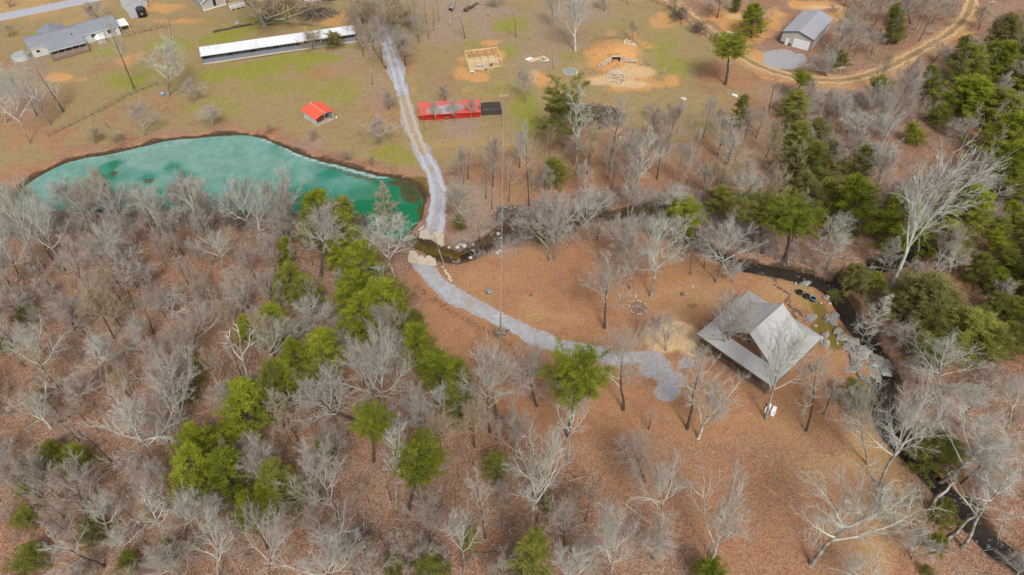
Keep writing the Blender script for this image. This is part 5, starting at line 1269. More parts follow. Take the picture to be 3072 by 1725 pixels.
03 w 1850 1070 1790 630 440|white twiggy tree under the bright lower pines
03 h 2110 970 2080 660 370|pinkish twiggy tree right of the white twiggy one
03 w 1240 1250 1180 1000 360|low white tree in the bottom left woods
03 W 2200 1510 2060 970 500|white forked tree near the bottom edge of the woods
03 w 1560 1580 1560 1220 520|pale dense tree at the bottom edge of the woods
03 h 800 1620 800 1340 300|pale green-grey tree at the bottom left edge
03 T 190 650 -40 430 200|thick dark trunk at the lower left picture edge
03 w -40 430 130 40 380|white branching tree cut by the lower left picture edge
03 H 2600 640 2530 130 430|pinkish fan of twigs right of the bright lower pines
03 S 190 895 60 720 130|dark thin tree under the thick left-edge trunk
03 W 1560 360 1100 -330 820|largest white tree of the left woods with outstretched limbs
03 x 470 360 440 120 270|olive pine upper of the lower left group
03 X 790 420 740 140 370|bright pine in the lower left group
03 X 300 640 270 330 230|bright pine left of the big round-crowned tree
03 X 2010 650 1850 210 370|bright pine at the left of the bright lower pines
03 X 2030 330 1950 -80 370|tallest of the bright lower pines
03 X 2310 690 2230 250 380|lime pine at the right of the bright lower pines
03 X 2500 990 2480 590 250|bright pine below the pinkish fan of twigs
03 x 260 970 250 730 230|olive pine at the left under the round-crowned tree
03 x 250 1460 240 1140 330|pale olive pine near the bottom left corner
03 o 920 1120 920 900 250|olive evergreen bush behind the leaning dark tree
03 x 1290 1440 1300 1190 190|olive pine behind the pale dense bottom tree
03 x 1740 1290 1730 1090 150|thin olive pine between the white forked and slim pale ones
"""
for ln in TREES.strip().splitlines():
    a, lb = ln.split('|'); q = a.split(); tl = int(q[0]); bx, by, tx, ty, w_ = map(float, q[2:])
    bu, bv = TF(tl, bx, by); tu, tv = TF(tl, tx, ty); plant(q[1], bu, bv, tu, tv, w_ * .29872, lb)
# ------------------------------------------------------------------ stones
def stone_mesh(name, seed, mat, flat=.6, sub=1):
    r = random.Random(seed); bm = bmesh.new(); bmesh.ops.create_icosphere(bm, subdivisions=sub, radius=.5)
    ax, ay = r.uniform(.75, 1.2), r.uniform(.65, 1.0); cuts = [(rvec(r), r.uniform(.28, .42)) for _ in range(6)]
    for v in bm.verts:
        for n_, d_ in cuts:
            k = v.co.dot(n_)
            if k > d_: v.co -= n_ * (k - d_)
        v.co = Vector((v.co.x * ax, v.co.y * ay, v.co.z * flat)) * r.uniform(.93, 1.07)
    me = bpy.data.meshes.new(name); bm.to_mesh(me); bm.free(); me.materials.append(M[mat]); return me
ST = {m: [stone_mesh('stone', 40 + i, m, .55 + .1 * (i % 3)) for i in range(5)] for m in ('stone', 'stone_grey', 'stone_dark', 'lichen_rock')}
def rough_rock(seed):
    me = stone_mesh('rock', seed, 'lichen_rock', .45, 4); co = np.zeros(len(me.vertices) * 3, np.float32); me.vertices.foreach_get('co', co); co = co.reshape(-1, 3)
    n1 = vnoise(co[:, 0] * 10 + co[:, 2] * 4, co[:, 1] * 10 + co[:, 2] * 5, 1.6, seed) - .5; n2 = vnoise(co[:, 0] * 10, co[:, 1] * 10 + co[:, 2] * 9, .5, seed + 1) - .5
    co *= (1 + n1 * .5 + n2 * .28)[:, None]; co[:, 2] = np.round(co[:, 2] / .09) * .06 + co[:, 2] * .4; me.vertices.foreach_set('co', co.ravel()); me.update(); return me
ST['big'] = [rough_rock(60 + i) for i in range(4)]
rs = random.Random(99)
def put_stone(p, size, kind, parent=None, lift=.12, label=None, cat='rock', group=None, name='rock', stretch=1.0):
    s = size; return tag(link(name, rs.choice(ST[kind]), parent, (p[0], p[1], p[2] + lift * s), (rs.uniform(-.2, .2), rs.uniform(-.2, .2), rs.uniform(0, 6.28)), (s * stretch, s, s)), label, cat if parent is None else None, group)
# spillway slabs
def slab_thing(label, pts, z1, th):
    W_ = [P(*p) for p in pts]; c = sum(W_) / len(W_); t = thing('concrete_slab', label, 'slab', (c[0], c[1], 0), 0)
    m = MB(); m.prism([(p[0] - c[0], p[1] - c[1]) for p in W_], z1 - th, z1); bm = bmesh.new(); me = m.mesh('slab', 'concrete'); bm.from_mesh(me); bmesh.ops.bevel(bm, geom=bm.edges[:], offset=.06, segments=2, affect='EDGES'); bm.to_mesh(me); bm.free()
    link('slab', me, t); return t
zA = lambda pts: [(1200 + x * .1522, 640 + y * .1522) for x, y in pts]
slab_thing('tan concrete slab on the lane side of the spillway', zA([(410, 350), (500, 340), (650, 372), (870, 398), (870, 640), (810, 650), (720, 590), (600, 520), (470, 510), (370, 475)]), .16, .7)
slab_thing('tan broken concrete slab on the driveway side of the spillway', zA([(350, 860), (430, 830), (500, 905), (520, 850), (590, 830), (640, 880), (690, 890), (725, 1032), (540, 1025), (350, 1012)]), .16, .7)
slab_thing('round-ended grey tan slab next to the broken one at the spillway', zA([(195, 745), (270, 735), (335, 785), (365, 850), (345, 950), (290, 985), (190, 980), (150, 920), (170, 830)]), .14, .7)
slab_thing('small tilted concrete piece by the pond corner of the spillway', zA([(370, 310), (470, 255), (480, 275), (420, 340), (375, 355)]), .22, .5)
for k, (x, y, s) in enumerate([(1130, 690, 1.5), (1230, 700, 1.2), (1180, 760, 1.3), (1100, 780, 1.2), (1280, 780, 1.5), (1180, 850, 1.3), (1090, 830, 1.4), (1290, 850, 1.7), (1350, 830, 1.3), (1400, 760, 1.0), (1250, 580, 1.6), (1310, 640, 1.3), (1200, 620, 1.2), (1050, 850, 1.2), (1240, 890, 1.5), (1330, 760, 1.2), (1210, 810, 1.1), (1030, 700, 1.2), (1140, 950, 1.3), (1060, 960, 1.1), (1270, 540, 1.0), (1340, 700, 1.0), (1160, 900, 1.0), (1420, 720, .8), (980, 760, .9), (1000, 880, .9)]):
    put_stone(P(*zA([(x, y)])[0]), s * .95, 'stone_dark' if k % 4 else 'stone', label='tumbled dark boulder in the creek below the spillway', group='boulders below the spillway')
for k in range(26):
    q = CREEK[int(14 + k * .9)]; x, y = q[0] + rs.uniform(-2.2, 2.2), q[1] + rs.uniform(-1.8, 1.8); put_stone((x, y, gz1(x, y)), rs.uniform(.5, 1.1), rs.choice(['stone_dark', 'stone_dark', 'stone_grey']), label='dark rock lying along the brushy upper creek bed', group='rocks of the upper creek bed')
for k, (x, y, s, l) in enumerate([(1920, 780, 1.1, 'white boulder at the clearing edge by the wire, larger'), (1970, 745, .9, 'white boulder touching the larger white one by the wire'), (1430, 775, .8, 'white stone in the creek beside the dark boulders')]): put_stone(P(*zA([(x, y)])[0]), s, 'stone_grey', label=l)
st = thing('stone_row', 'row of pale stones laid beside the driveway start', 'stones', P(*zA([(940, 1200)])[0]))
for x, y, s in [(840, 1060, .45), (890, 1140, .8), (910, 1175, .7), (940, 1210, .6), (970, 1240, .6), (1000, 1255, .45), (965, 1290, .6), (1005, 1320, .55), (985, 1270, .4)]:
    p = P(*zA([(x, y)])[0]); put_stone(np.array(p) - np.array(st.location), s, 'stone', st, name='stone')
for F_, s, k, l in [((1468, 878), 2.0, 'lichen_rock', 'large split boulder in the lawn above the driveway'), ((1325, 1048), 1.0, 'stone', 'lone tan boulder at the clearing edge by the pines'), ((1591, 886), .8, 'stone_dark', 'flat dark stone in the orange clearing'), ((1907, 889), .85, 'stone', 'pale flat stone just above the fire ring'), ((1858, 890), .8, 'stone_grey', 'white stone between fire ring and clearing tree'),
                    ((2048, 884), 1.1, 'stone_dark', 'dark mossy stone on the lawn beyond the sand patch'), ((2165, 885), .7, 'stone_dark', 'small mossy stone near the cabin roof corner'), ((2076, 862), .9, 'stone_grey', 'pale stone at the clearing edge above the cabin')]:
    put_stone(P(*F_), s, k, label=l)
zR = lambda x, y: P(2300 + x * .2352, 820 + y * .2352)
for k, (x, y, s, kd, l) in enumerate([(220, 20, 1.6, 'lichen_rock', 'low pale rock at the top of the rocky bank above the cabin'), (380, 60, 1.3, 'lichen_rock', 'pale rock second along the rocky bank above the cabin'), (390, 95, 1.2, 'lichen_rock', 'greenish rock third along the bank above the cabin'), (365, 135, .9, 'stone_grey', 'small white rock under the greenish one above the cabin'), (490, 140, 1.9, 'lichen_rock', 'wide pale rock at the middle of the rocky bank'),
        (755, 315, 1.5, 'lichen_rock', 'greenish rock beside the yellow-green bush'), (690, 385, .8, 'stone_grey', 'small pinkish rock below the yellow-green bush'), (800, 390, .9, 'stone_grey', 'small white rock at the edge of the bank over the creek'), (800, 555, 1.5, 'lichen_rock', 'greenish rock in the mossy strip beside the cabin'), (860, 575, 2.0, 'lichen_rock', 'long rock ledge in the mossy strip, upper'), (790, 615, 2.2, 'lichen_rock', 'long rock ledge in the mossy strip, lower'),
        (545, 580, 2.1, 'lichen_rock', 'long pale bench-like rock behind the cabin'), (740, 800, 1.8, 'lichen_rock', 'pale green rock just off the cabin roof corner'), (740, 895, 2.0, 'lichen_rock', 'speckled rock at the cabin roof corner'), (900, 760, 1.9, 'lichen_rock', 'slanted grey rock above the flat outcrop'), (975, 830, 1.9, 'lichen_rock', 'pale green slanted rock above the flat outcrop'), (900, 895, .8, 'stone_grey', 'small pink rock near the slanted rocks'), (1080, 890, 1.7, 'lichen_rock', 'jagged rock touching the flat outcrop'),
        (1240, 1350, 2.0, 'lichen_rock', 'pale rock below the flat outcrop'), (1030, 1380, 1.2, 'lichen_rock', 'pale pointed rock below the outcrop on the cabin side'), (1190, 1300, 1.4, 'lichen_rock', 'rock at the lower lip of the flat outcrop'), (620, 670, .8, 'stone_grey', 'small pale rock between the cabin and bench rock')]):
    put_stone(zR(x, y), s * .82, 'big' if s > 1.4 else kd, label=l, stretch=1.5 if 'long' in l or 'slanted' in l else 1.1)
# flat lichen outcrop
p = zR(1260, 1070); oc = thing('rock_outcrop', 'broad flat lichen-covered rock outcrop beside the dark creek', 'rock', p)
for dx, dy, s, z in [(-.6, .9, 5.6, 0), (.9, -.6, 5.0, -.2), (-1.9, -1.0, 4.2, -.1), (2.0, -2.2, 4.0, -.5), (.2, -2.4, 4.2, -.3), (-1.2, 2.4, 3.6, 0), (-3.0, -2.4, 3.0, -.2), (3.0, -.6, 3.2, -.7)]:
    o = link('rock', rs.choice(ST['big']), oc, (dx * 1.0, dy * 1.0, z), (rs.uniform(-.08, .08), rs.uniform(-.08, .08), rs.uniform(0, 6.28)), (s * .82, s * .66, s * .5))
# garden border of dark stones behind the cabin
gb = thing('stone_border', 'curved border of dark stones in the lawn behind the cabin', 'stones', zR(290, 320))
for x, y in [(110, 80), (120, 110), (105, 150), (150, 185), (185, 205), (220, 225), (250, 240), (270, 260), (300, 275), (285, 305), (275, 335), (255, 350), (300, 365), (240, 375), (280, 405), (305, 430), (330, 460), (340, 490), (335, 520), (360, 545), (375, 570), (370, 470), (395, 475), (415, 490), (435, 510), (440, 535)]:
    p = zR(x, y); put_stone(np.array(p) - np.array(gb.location), rs.uniform(.5, .8), 'stone_dark', gb, name='stone')
for (x, y), mt, l in (((410, 258), 'rubber', 'dark round planter tub first of three behind the cabin'), ((497, 308), 'rubber', 'dark round planter tub in the middle of three behind the cabin'), ((580, 345), 'blue', 'blue rimmed planter tub last of three behind the cabin'), ((590, 1230), 'rubber', 'dark tub on the lawn below the cabin corner')):
    p = zR(x, y); t = thing('planter_tub', l, 'tub', p); m = MB(); m.tube([(0, 0, 0), (0, 0, .55)], [.42, .5], 14, cap=False); m.tube([(0, 0, .1), (0, 0, .55)], .44, 14, cap=False); m.obj('wall', 'rubber', t)
    m = MB(); m.tube([(.47 * math.cos(a), .47 * math.sin(a), .55) for a in np.linspace(0, 6.283, 17)], .05, 6); m.obj('rim', mt, t); m = MB(); m.tube([(0, 0, .05), (0, 0, .42)], .44, 14); m.obj('soil', 'dark', t)
# fire ring
p = P(1914, 922); fr_ = thing('fire_ring', 'ring of pale stones around dark sticks in the clearing', 'fire ring', p)
for k in range(22):
    a = 6.283 * k / 22; put_stone((1.4 * math.cos(a), 1.4 * math.sin(a), 0), rs.uniform(.3, .45), 'stone' if k % 3 else 'stone_dark', fr_, name='stone')
m = MB(); m.tube([(0, 0, -.05), (0, 0, .04)], 1.3, 20); m.obj('ash_bed', worn('dark_ash', (.20, .125, .095), .4, 2), fr_)
for k in range(9): a = rs.uniform(0, 3.14); q = MB(); c_ = Vector((rs.uniform(-.5, .5), rs.uniform(-.5, .5), .1)); d_ = Vector((math.cos(a), math.sin(a), 0)) * rs.uniform(.4, .8); q.tube([c_ - d_, c_ + d_], [.05, .03], 5); q.obj('stick', 'old_wood' if k % 2 else 'brown_wood', fr_)
# stone-edged bed in the upper field
p = P(1711, 216); bd = thing('planting_bed', 'six-sided gravel bed edged with cream stones in the upper field', 'garden bed', p)
hx = [(-22, -7), (-9, -11), (11, -11), (22, -2), (18, 9), (-4, 11), (-19, 5)]; hx = [np.array(P(1711 + a, 216 + b)) - p for a, b in hx]
m = MB(); m.prism([(q[0] * .93, q[1] * .93) for q in hx], -.1, .09); m.obj('gravel', worn('blue_grey_gravel', (.24, .265, .24), .35, 3), bd)
for k in range(len(hx)):
    a, b = hx[k], hx[(k + 1) % len(hx)]; n = max(2, int(np.linalg.norm(b - a) / .42))
    for i in range(n): q = a + (b - a) * i / n; put_stone((q[0], q[1], .05), .48, 'stone', bd, name='stone')
# lumber pile
p = P(1620, 180); t = thing('lumber_pile', 'low piles of pale boards on the ground in the upper field', 'lumber', p)
for dx, dy, a, n, mt in ((-2.2, -.1, .7, 5, 'white'), (-1.3, -.5, .5, 4, 'sand_boards'), (.6, .4, -.9, 5, 'new_wood'), (0, .1, -.8, 4, 'sand_boards'), (1.3, -.5, .2, 3, 'white')):
    for k in range(n): q = MB(); q.box((0, 0, 0), (2.3 if mt != 'white' else 1.7, .26, .07)); o = q.obj('board', mt, t); o.location = (dx + k * .28 * -math.sin(a), dy + k * .28 * math.cos(a), .06 + .05 * (k % 2)); o.rotation_euler = (0, 0, a + rs.uniform(-.06, .06))
# stone pile and cellar
p = P(1852, 233); sp_ = thing('stone_pile', 'heap of fieldstones on the bare dirt before the cellar mouth', 'stones', p)
for k in range(130):
    a = rs.uniform(0, 6.283); q = math.sqrt(rs.random()); x = q * 2.7 * math.cos(a); y = q * 3.6 * math.sin(a); put_stone((x, y, .55 * (1 - q)), rs.uniform(.4, .75), rs.choice(['stone', 'stone', 'stone_grey']), sp_, name='stone')
p = P(1847, 184); cl = thing('root_cellar', 'low stone-fronted cellar dug into an orange dirt mound', 'cellar', p)
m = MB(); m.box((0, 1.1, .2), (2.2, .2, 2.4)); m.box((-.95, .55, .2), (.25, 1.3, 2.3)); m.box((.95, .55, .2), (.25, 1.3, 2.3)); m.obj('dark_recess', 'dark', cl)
m = MB(); m.box((0, .15, 1.32), (2.3, .5, .2)); m.obj('lintel', 'stone', cl)
m = MB(); m.box((0, .9, 1.36), (2.2, 1.2, .14)); m.obj('roof_slab', worn('packed_orange_dirt', (.46, .23, .08), .3, 1), cl)
for sx in (-1, 1):
    for row in range(5):
        for c_ in range(7 if sx < 0 else 8):
            x = sx * (1.2 + c_ * .5); y = (-.42 * c_ if sx < 0 else -.05 * c_) + rs.uniform(-.06, .06); zt = 1.5 - c_ * .13
            z = .1 + row * .32
            if z > zt: continue
            put_stone((x, y, z), rs.uniform(.62, .85), rs.choice(['stone', 'stone', 'stone_grey']), cl, name='stone', lift=0)
for k in range(34):
    p = P(1873 + k * 1.1 + rs.uniform(-3, 3), 126 + (k * .13) ** 2 * .9 + rs.uniform(-5, 5)); put_stone(p, rs.uniform(.4, .8), 'stone', label='pale fieldstone scattered over the back of the cellar mound', group='stones on the back of the mound')
# brush piles
def brush(u, v, rx, ry, h, n, label, name='brush_pile', mats=('twig_brown', 'twig_grey')):
    p = P(u, v); t = thing(name, label, 'brush pile', p)
    for mi, mt in enumerate(mats):
        T = TB()
        for _ in range(n if mi == 0 else n // 3):
            a = rs.uniform(0, 6.28); q = math.sqrt(rs.random()); c_ = Vector((rx * q * math.cos(a), ry * q * math.sin(a), h * (1 - q * q) * rs.uniform(.1, 1.1))); d_ = (rvec(rs) * Vector((1, 1, .35))).normalized(); L = rs.uniform(.6, 2.4)
            T.limb([c_ - d_ * L / 2, c_ + rvec(rs) * .12, c_ + d_ * L / 2 + rvec(rs) * .2], [rs.uniform(.03, .09), .04, .015], 4)
        link('sticks' if mi == 0 else 'pale_sticks', T.mesh('sticks', mt), t)
    return t
brush(1787, 350, 6.4, 4.8, 1.9, 700, 'widest brush pile of tangled grey limbs in the upper field')
brush(1537, 648, 3.4, 2.6, 1.4, 300, 'dark brush pile under the wire beside the creek')
brush(958, 42, 5.5, 3.2, 1.2, 380, 'brush pile with grey-green limbs behind the poultry shed', mats=('twig_brown', 'twig_grey'))
brush(906, 20, 1.8, 1.2, .6, 90, 'little brush heap on the sandy patch behind the poultry shed')
brush(1275, 1665, 2.4, 2.0, .9, 150, 'small brush pile in the lower woods')
brush(1086, 1602, 1.6, 1.0, .5, 80, 'little twig heap in the leaves of the lower woods')
brush(2240, 905, 1.0, .8, .3, 30, 'small twig heap behind the cabin')
brush(1500, 1000, 1.2, .8, .5, 60, 'twig heap at the driveway edge under the wire')
p = P(717, 70); t = thing('stone_pile', 'small grey rock heap beside the many-stemmed stump', 'stones', p)
for k in range(26): a = rs.uniform(0, 6.28); q = math.sqrt(rs.random()); put_stone((1.3 * q * math.cos(a), .9 * q * math.sin(a), .3 * (1 - q)), rs.uniform(.35, .6), 'stone_grey', t, name='stone')
# logs
def log(a, b, r0, r1, label, mat='bark_grey', lift=.15, branches=0, name='fallen_log', bend=.3):
    A, B = Vector(P(*a)), Vector(P(*b)); A.z += lift; B.z += lift; t = thing(name, label, 'log', A); n = 6; d = B - A
    pts = [d * (k / n) + (rvec(rs) * bend * (0 < k < n)) for k in range(n + 1)]
    for q in pts: q.z = max(q.z, 0)
    T = TB(); T.limb(pts, [r0 + (r1 - r0) * k / n for k in range(n + 1)], 7); link('trunk', T.mesh('log', mat), t)
    if branches:
        T = TB()
        for _ in range(branches):
            k = rs.randint(2, n); bp = pts[k]; dd = (d.normalized() * .5 + rvec(rs) + Vector((0, 0, .4))).normalized(); w3 = walk(rs, bp, dd, rs.uniform(1, 2.6), 3, .25, 0); T.limb(w3, [r1 * .7 + .02, .04, .03, .015], 4)
        link('branches', T.mesh('log_branches', 'twig_grey'), t)
    return t
z3 = lambda x, y: (2304 + x * .29872, 1293 + y * .29872)
log(z3(1565, 840), z3(1865, 545), .2, .14, 'pale fallen log lying across the lower creek', 'bark_pale', .25); log(z3(1780, 1140), z3(2060, 850), .2, .14, 'brown fallen log lying across the lower creek', 'bark_grey', .25)
log((1393, 36), (1437, 12), .55, .25, 'thick fallen trunk at the picture top above the timber frame', 'bark_dark', .4, 14); log((1352, 36), (1362, 4), .6, .4, 'upturned grey stump roots at the picture top', 'bark_grey', .5, 22, 'stump')
log((1349, 62), (1352, 78), .22, .18, 'short grey log below the upturned stump roots', 'bark_grey'); log((270, 950), (330, 945), .22, .15, 'dark fallen log in the left woods leaves', 'bark_dark'); log((2042, 298), (2062, 300), .1, .08, 'pale board-like log in the field by the brown scrape', 'twig_tan', .1)
log((335, 1165), (412, 1152), .1, .05, 'thin fallen limb in the left woods', 'bark_grey', .3, 3); log((177, 1270), (218, 1250), .12, .08, 'dark fallen limb in the lower left woods', 'bark_dark', .2, 2); log((1180, 1585), (1235, 1598), .13, .07, 'broken tan limb by the lower woods brush pile', 'twig_tan', .2, 5); log((1240, 1670), (1258, 1702), .14, .1, 'yellowish broken log under the lower woods brush pile', 'twig_tan', .1)
log((1856, 413), (1872, 436), .12, .08, 'pale broken log by the foot of the dark forked tree, first', 'twig_pale', .1); log((1862, 410), (1880, 432), .1, .07, 'pale broken log by the foot of the dark forked tree, second', 'twig_pale', .1); log((1975, 224), (2015, 206), .1, .03, 'fallen grey branch on the grass beside the brown scrape', 'bark_grey', .2, 8)
log((1405, 1658), (1536, 1655), .08, .06, 'long thin log on the leaves near the bottom edge', 'bark_dark', .1); log((1453, 380), (1466, 362), .06, .05, 'thin yellow pole lying before the netted pen', 'new_wood', .08); log((2180, 200), (2194, 190), .08, .05, 'pale branch by the lone umbrella pine', 'twig_pale', .1)
log((640, 98), (780, 68), .3, .2, 'dark mossy log along the foot of the many-stemmed tree', 'bark_dark', .2, 6); log((795, 62), (868, 60), .3, .15, 'lichened fallen limb on the lane side of the many-stemmed tree', 'bark_grey', .25, 10)
for a, b, l in (((2183, 97), (2201, 103), 'flat white board on the dirt track'), ((2044, 296), (2058, 300), 'white scrap boards in the field near the brown scrape'), ((2198, 285), (2212, 291), 'white scrap boards below the lone umbrella pine')):
    A, B = Vector(P(*a)), Vector(P(*b)); t = thing('board_pile', l, 'board', (A + B) / 2)
    for k in range(2): m = MB(); m.box((0, k * .3, .08 + .05 * k), ((B - A).length, .55, .05), math.atan2((B - A).y, (B - A).x) + k * .2); m.obj('board', 'white', t)
# collapsed shed by the brush pile
p = P(948, 8); t = thing('collapsed_shed', 'collapsed shed of bent white metal sheets on brush', 'shed', p)
for x, y, z, sx, sy, rx, rz in ((-1.6, -.3, .9, 2.6, 2.0, .25, .3), (.4, 0, .7, 2.2, 1.8, -.2, -.1), (2.2, .8, .9, 2.6, 1.5, .15, .2), (4.2, 1.2, .8, 2.4, 1.3, -.1, .25)):
    m = MB(); m.corr((-sx / 2, -sy / 2, 0), (sx / 2, -sy / 2, 0), (sx / 2, sy / 2, 0), (-sx / 2, sy / 2, 0), .25, .03); o = m.obj('metal_sheet', 'white_tin', t); o.location = (x, y, z); o.rotation_euler = (rx, rx * .5, rz)
for k in range(8): a = rs.uniform(0, 3.14); m = MB(); c_ = Vector((rs.uniform(-2, 4), rs.uniform(-1.5, .5), .35)); d_ = Vector((math.cos(a), math.sin(a), .1)) * 1.3; m.bar(c_ - d_, c_ + d_, .16, .1); m.obj('beam', 'deck_wood', t)
# ------------------------------------------------------------------ fences, poles, wire
def fence(label, pts, n, h=1.15, rails=(.45, .95), postm='old_wood', railm='old_wood', gaps=()):
    W_ = [np.array(P(*p)) for p in pts]; L = np.concatenate([[0], np.cumsum([np.linalg.norm(W_[i + 1] - W_[i]) for i in range(len(W_) - 1)])])
    t = thing('fence', label, 'fence', W_[0]); O = W_[0]; Q = []
    for k in range(n):
        s = L[-1] * k / (n - 1); q = np.array([np.interp(s, L, [w[i] for w in W_]) for i in range(3)]); q[2] = gz1(q[0], q[1]); Q.append(q - O)
        m = MB(); hh = h * rs.uniform(.92, 1.08); m.tube([(0, 0, -.2), (rs.uniform(-.05, .05), rs.uniform(-.05, .05), hh)], .09, 6); m.obj('post', postm, t, loc=tuple(q - O))
    for k in range(n - 1):
        if k in gaps: continue
        for z in rails:
            m = MB(); a = Vector(Q[k]) + Vector((0, 0, z * h)); b = Vector(Q[k + 1]) + Vector((0, 0, z * h + rs.uniform(-.06, .06))); m.bar(a, b, .06, .10); m.obj('rail', railm, t)
    return t
z0 = lambda x, y: (x * .29872, y * .29872)
fence('grey split-rail fence slanting through the lawn above the pond', [z0(490, 1375), z0(670, 1285), z0(950, 1150), z0(1150, 1050), z0(1280, 975), z0(1430, 905), z0(1580, 850)], 17, 1.05, (.45, .92), 'deck_wood', 'deck_wood')
fence('post fence running from the ranch house yard toward the poultry shed', [z0(1695, 240), z0(1720, 400), z0(1745, 550), z0(1775, 730)], 9, 1.3)
fence('dark low fence between the ranch house end and the yard fence', [z0(1240, 380), z0(1400, 335), z0(1690, 270)], 9, 1.0, (.5, .95), 'deck_wood', 'deck_wood')
zT = lambda x, y: (1536 + x * .29872, y * .29872)
fence('dark wire fence along the dirt track edge', [zT(1400, 10), zT(1550, 70), zT(1700, 180), zT(1850, 290), zT(1960, 370), zT(2080, 470)], 15, 1.3, (.35, .65, .95), 'deck_wood', 'twig_brown')
m_ = []
def pole(base, top, label, name='utility_pole', arm=True, mat='old_wood', lamp=False, r=.125, az=0.3):
    p = Vector(P(*base)); d = ray(*top); hd = np.array([p.x, p.y]); hd /= np.linalg.norm(hd); s = (p.x * hd[0] + p.y * hd[1]) / (d[0] * hd[0] + d[1] * hd[1]); tp = Vector((d[0] * s, d[1] * s, CAM_H + d[2] * s))
    h = (tp - p).length; t = thing(name, label, 'pole', p); m = MB(); m.tube([(0, 0, -.2), tuple((tp - p))], [r, r * .7], 8); m.obj('shaft', mat, t)
    if arm:
        m = MB(); c_ = (tp - p) * .95; m.bar(c_ - Vector((math.cos(az), math.sin(az), 0)) * .75, c_ + Vector((math.cos(az), math.sin(az), 0)) * .75, .1, .12); cr = m.obj('crossarm', 'old_wood', t)
        for k in (-.65, -.25, .25, .65): m = MB(); q = c_ + Vector((math.cos(az), math.sin(az), 0)) * k; m.tube([q, q + Vector((0, 0, .28))], [.05, .07], 6); m.obj('insulator', 'white', cr)
    if lamp: m = MB(); c_ = (tp - p) * .9; m.tube([c_ + Vector((.25, -.1, -.2)), c_ + Vector((.25, -.1, .35))], .2, 10); m.obj('transformer', 'chrome', t)
    return t, p, tp
M['green_pole'] = worn('greenish_treated_pole', (.26, .23, .10), .2, 1.5, .9, .2)
tA, pA, topA = pole((1511, 372), (1511, 284), 'utility pole at the pen end of the long red coop', mat='green_pole', az=0)
tB, pB, topB = pole((1498, 1140), (1502, 940), 'greenish utility pole standing below the driveway among bare limbs', mat='green_pole', az=0)
pole((2921, 96), (2978, 2), 'tall utility pole at the upper bend of the dirt track', lamp=True); pole((2484, 358), (2526, 196), 'slim lamp pole among thickets below the garage', az=.1, r=.12); pole((2129, 155), (2148, 66), 'grey pole on the fence line beside the dirt track', arm=False)
pole((927, 137), (914, 80), 'yellowish pole standing in front of the poultry shed', arm=False, mat='new_wood', r=.12); pole((445, 20), (439, -40), 'dark pole behind the jeep', arm=False, mat='brown_wood')
def wire(a, b, sag, r, label):
    a, b = Vector(a), Vector(b); pts = [a.lerp(b, k / 24) - Vector((0, 0, sag * 4 * (k / 24) * (1 - k / 24))) for k in range(25)]; m = MB(); m.tube([p_ - a for p_ in pts], r, 5); o = m.obj('overhead_wire', 'roof_metal', loc=tuple(a)); tag(o, label, 'wire')
wire(topA - Vector((0, 0, .3)), topB - Vector((0, 0, .3)), (.5), .042, 'single pale overhead wire running from coop pole to driveway pole')
wire(P(2148, 66) * 0 + np.array(Vector(P(2129, 155))) + np.array([0, 0, 6.5]), np.array(P(2048, 125)) + np.array([0, 0, .2]), .1, .04, 'guy wire slanting down from the track-side pole')
# ------------------------------------------------------------------ other things
# jeep
p = P(427, 44); jp = thing('jeep', 'black boxy off-road car with a spare wheel, parked on the gravel drive', 'car', p, R(118)); jp.scale = (1.2,) * 3
m = MB(); m.box((0, 0, .72), (3.9, 1.5, .5)); m.box((1.35, 0, .98), (1.25, 1.35, .12)); m.box((2.0, 0, .5), (.14, 1.7, .2)); m.box((-2.0, 0, .5), (.14, 1.6, .18)); me = m.mesh('body', 'black_paint'); bm = bmesh.new(); bm.from_mesh(me); bmesh.ops.bevel(bm, geom=bm.edges[:], offset=.05, segments=2, affect='EDGES'); bm.to_mesh(me); bm.free(); link('body', me, jp)
m = MB(); m.add([(.75, -.72, .97), (.75, .72, .97), (-1.93, .72, .97), (-1.93, -.72, .97), (.4, -.62, 1.68), (.4, .62, 1.68), (-1.85, .62, 1.68), (-1.85, -.62, 1.68)], [(0, 1, 5, 4), (1, 2, 6, 5), (2, 3, 7, 6), (3, 0, 4, 7), (4, 5, 6, 7)]); m.obj('cabin', 'glass', jp)
m = MB(); m.box((-.73, 0, 1.72), (2.35, 1.3, .08)); m.obj('roof', 'black_paint', jp)
for y in (-.73, .73):
    for x in (.62, -.45, -1.5): m = MB(); m.bar((x, y, .95), (x - .08, y * .86, 1.7), .09); m.obj('pillar', 'black_paint', jp)
for x in (1.3, -1.25):
    for y in (-.82, .82): wheel(jp, 'wheel', (x, y, .4), .4, .26)
    for y in (-.82, .82): m = MB(); m.box((x, y, .86), (1.05, .28, .07)); m.obj('fender', 'rubber', jp)
sw = wheel(jp, 'spare_wheel', (-2.1, 0, .95), .38, .24, 'x')
for y in (-.62, .62): m = MB(); m.tube([(1.96, y * .8, .78), (2.0, y * .8, .78)], .12, 10); m.obj('headlight', 'white', jp); m = MB(); m.box((-1.97, y * 1.1, .8), (.06, .12, .22)); m.obj('tail_light', 'red_wall', jp)
m = MB(); m.box((1.97, 0, .78), (.05, .7, .3)); m.obj('grille', 'charcoal', jp)
for y in (-.9, .9): m = MB(); m.box((.55, y, 1.05), (.1, .22, .16)); m.obj('mirror', 'black_paint', jp)
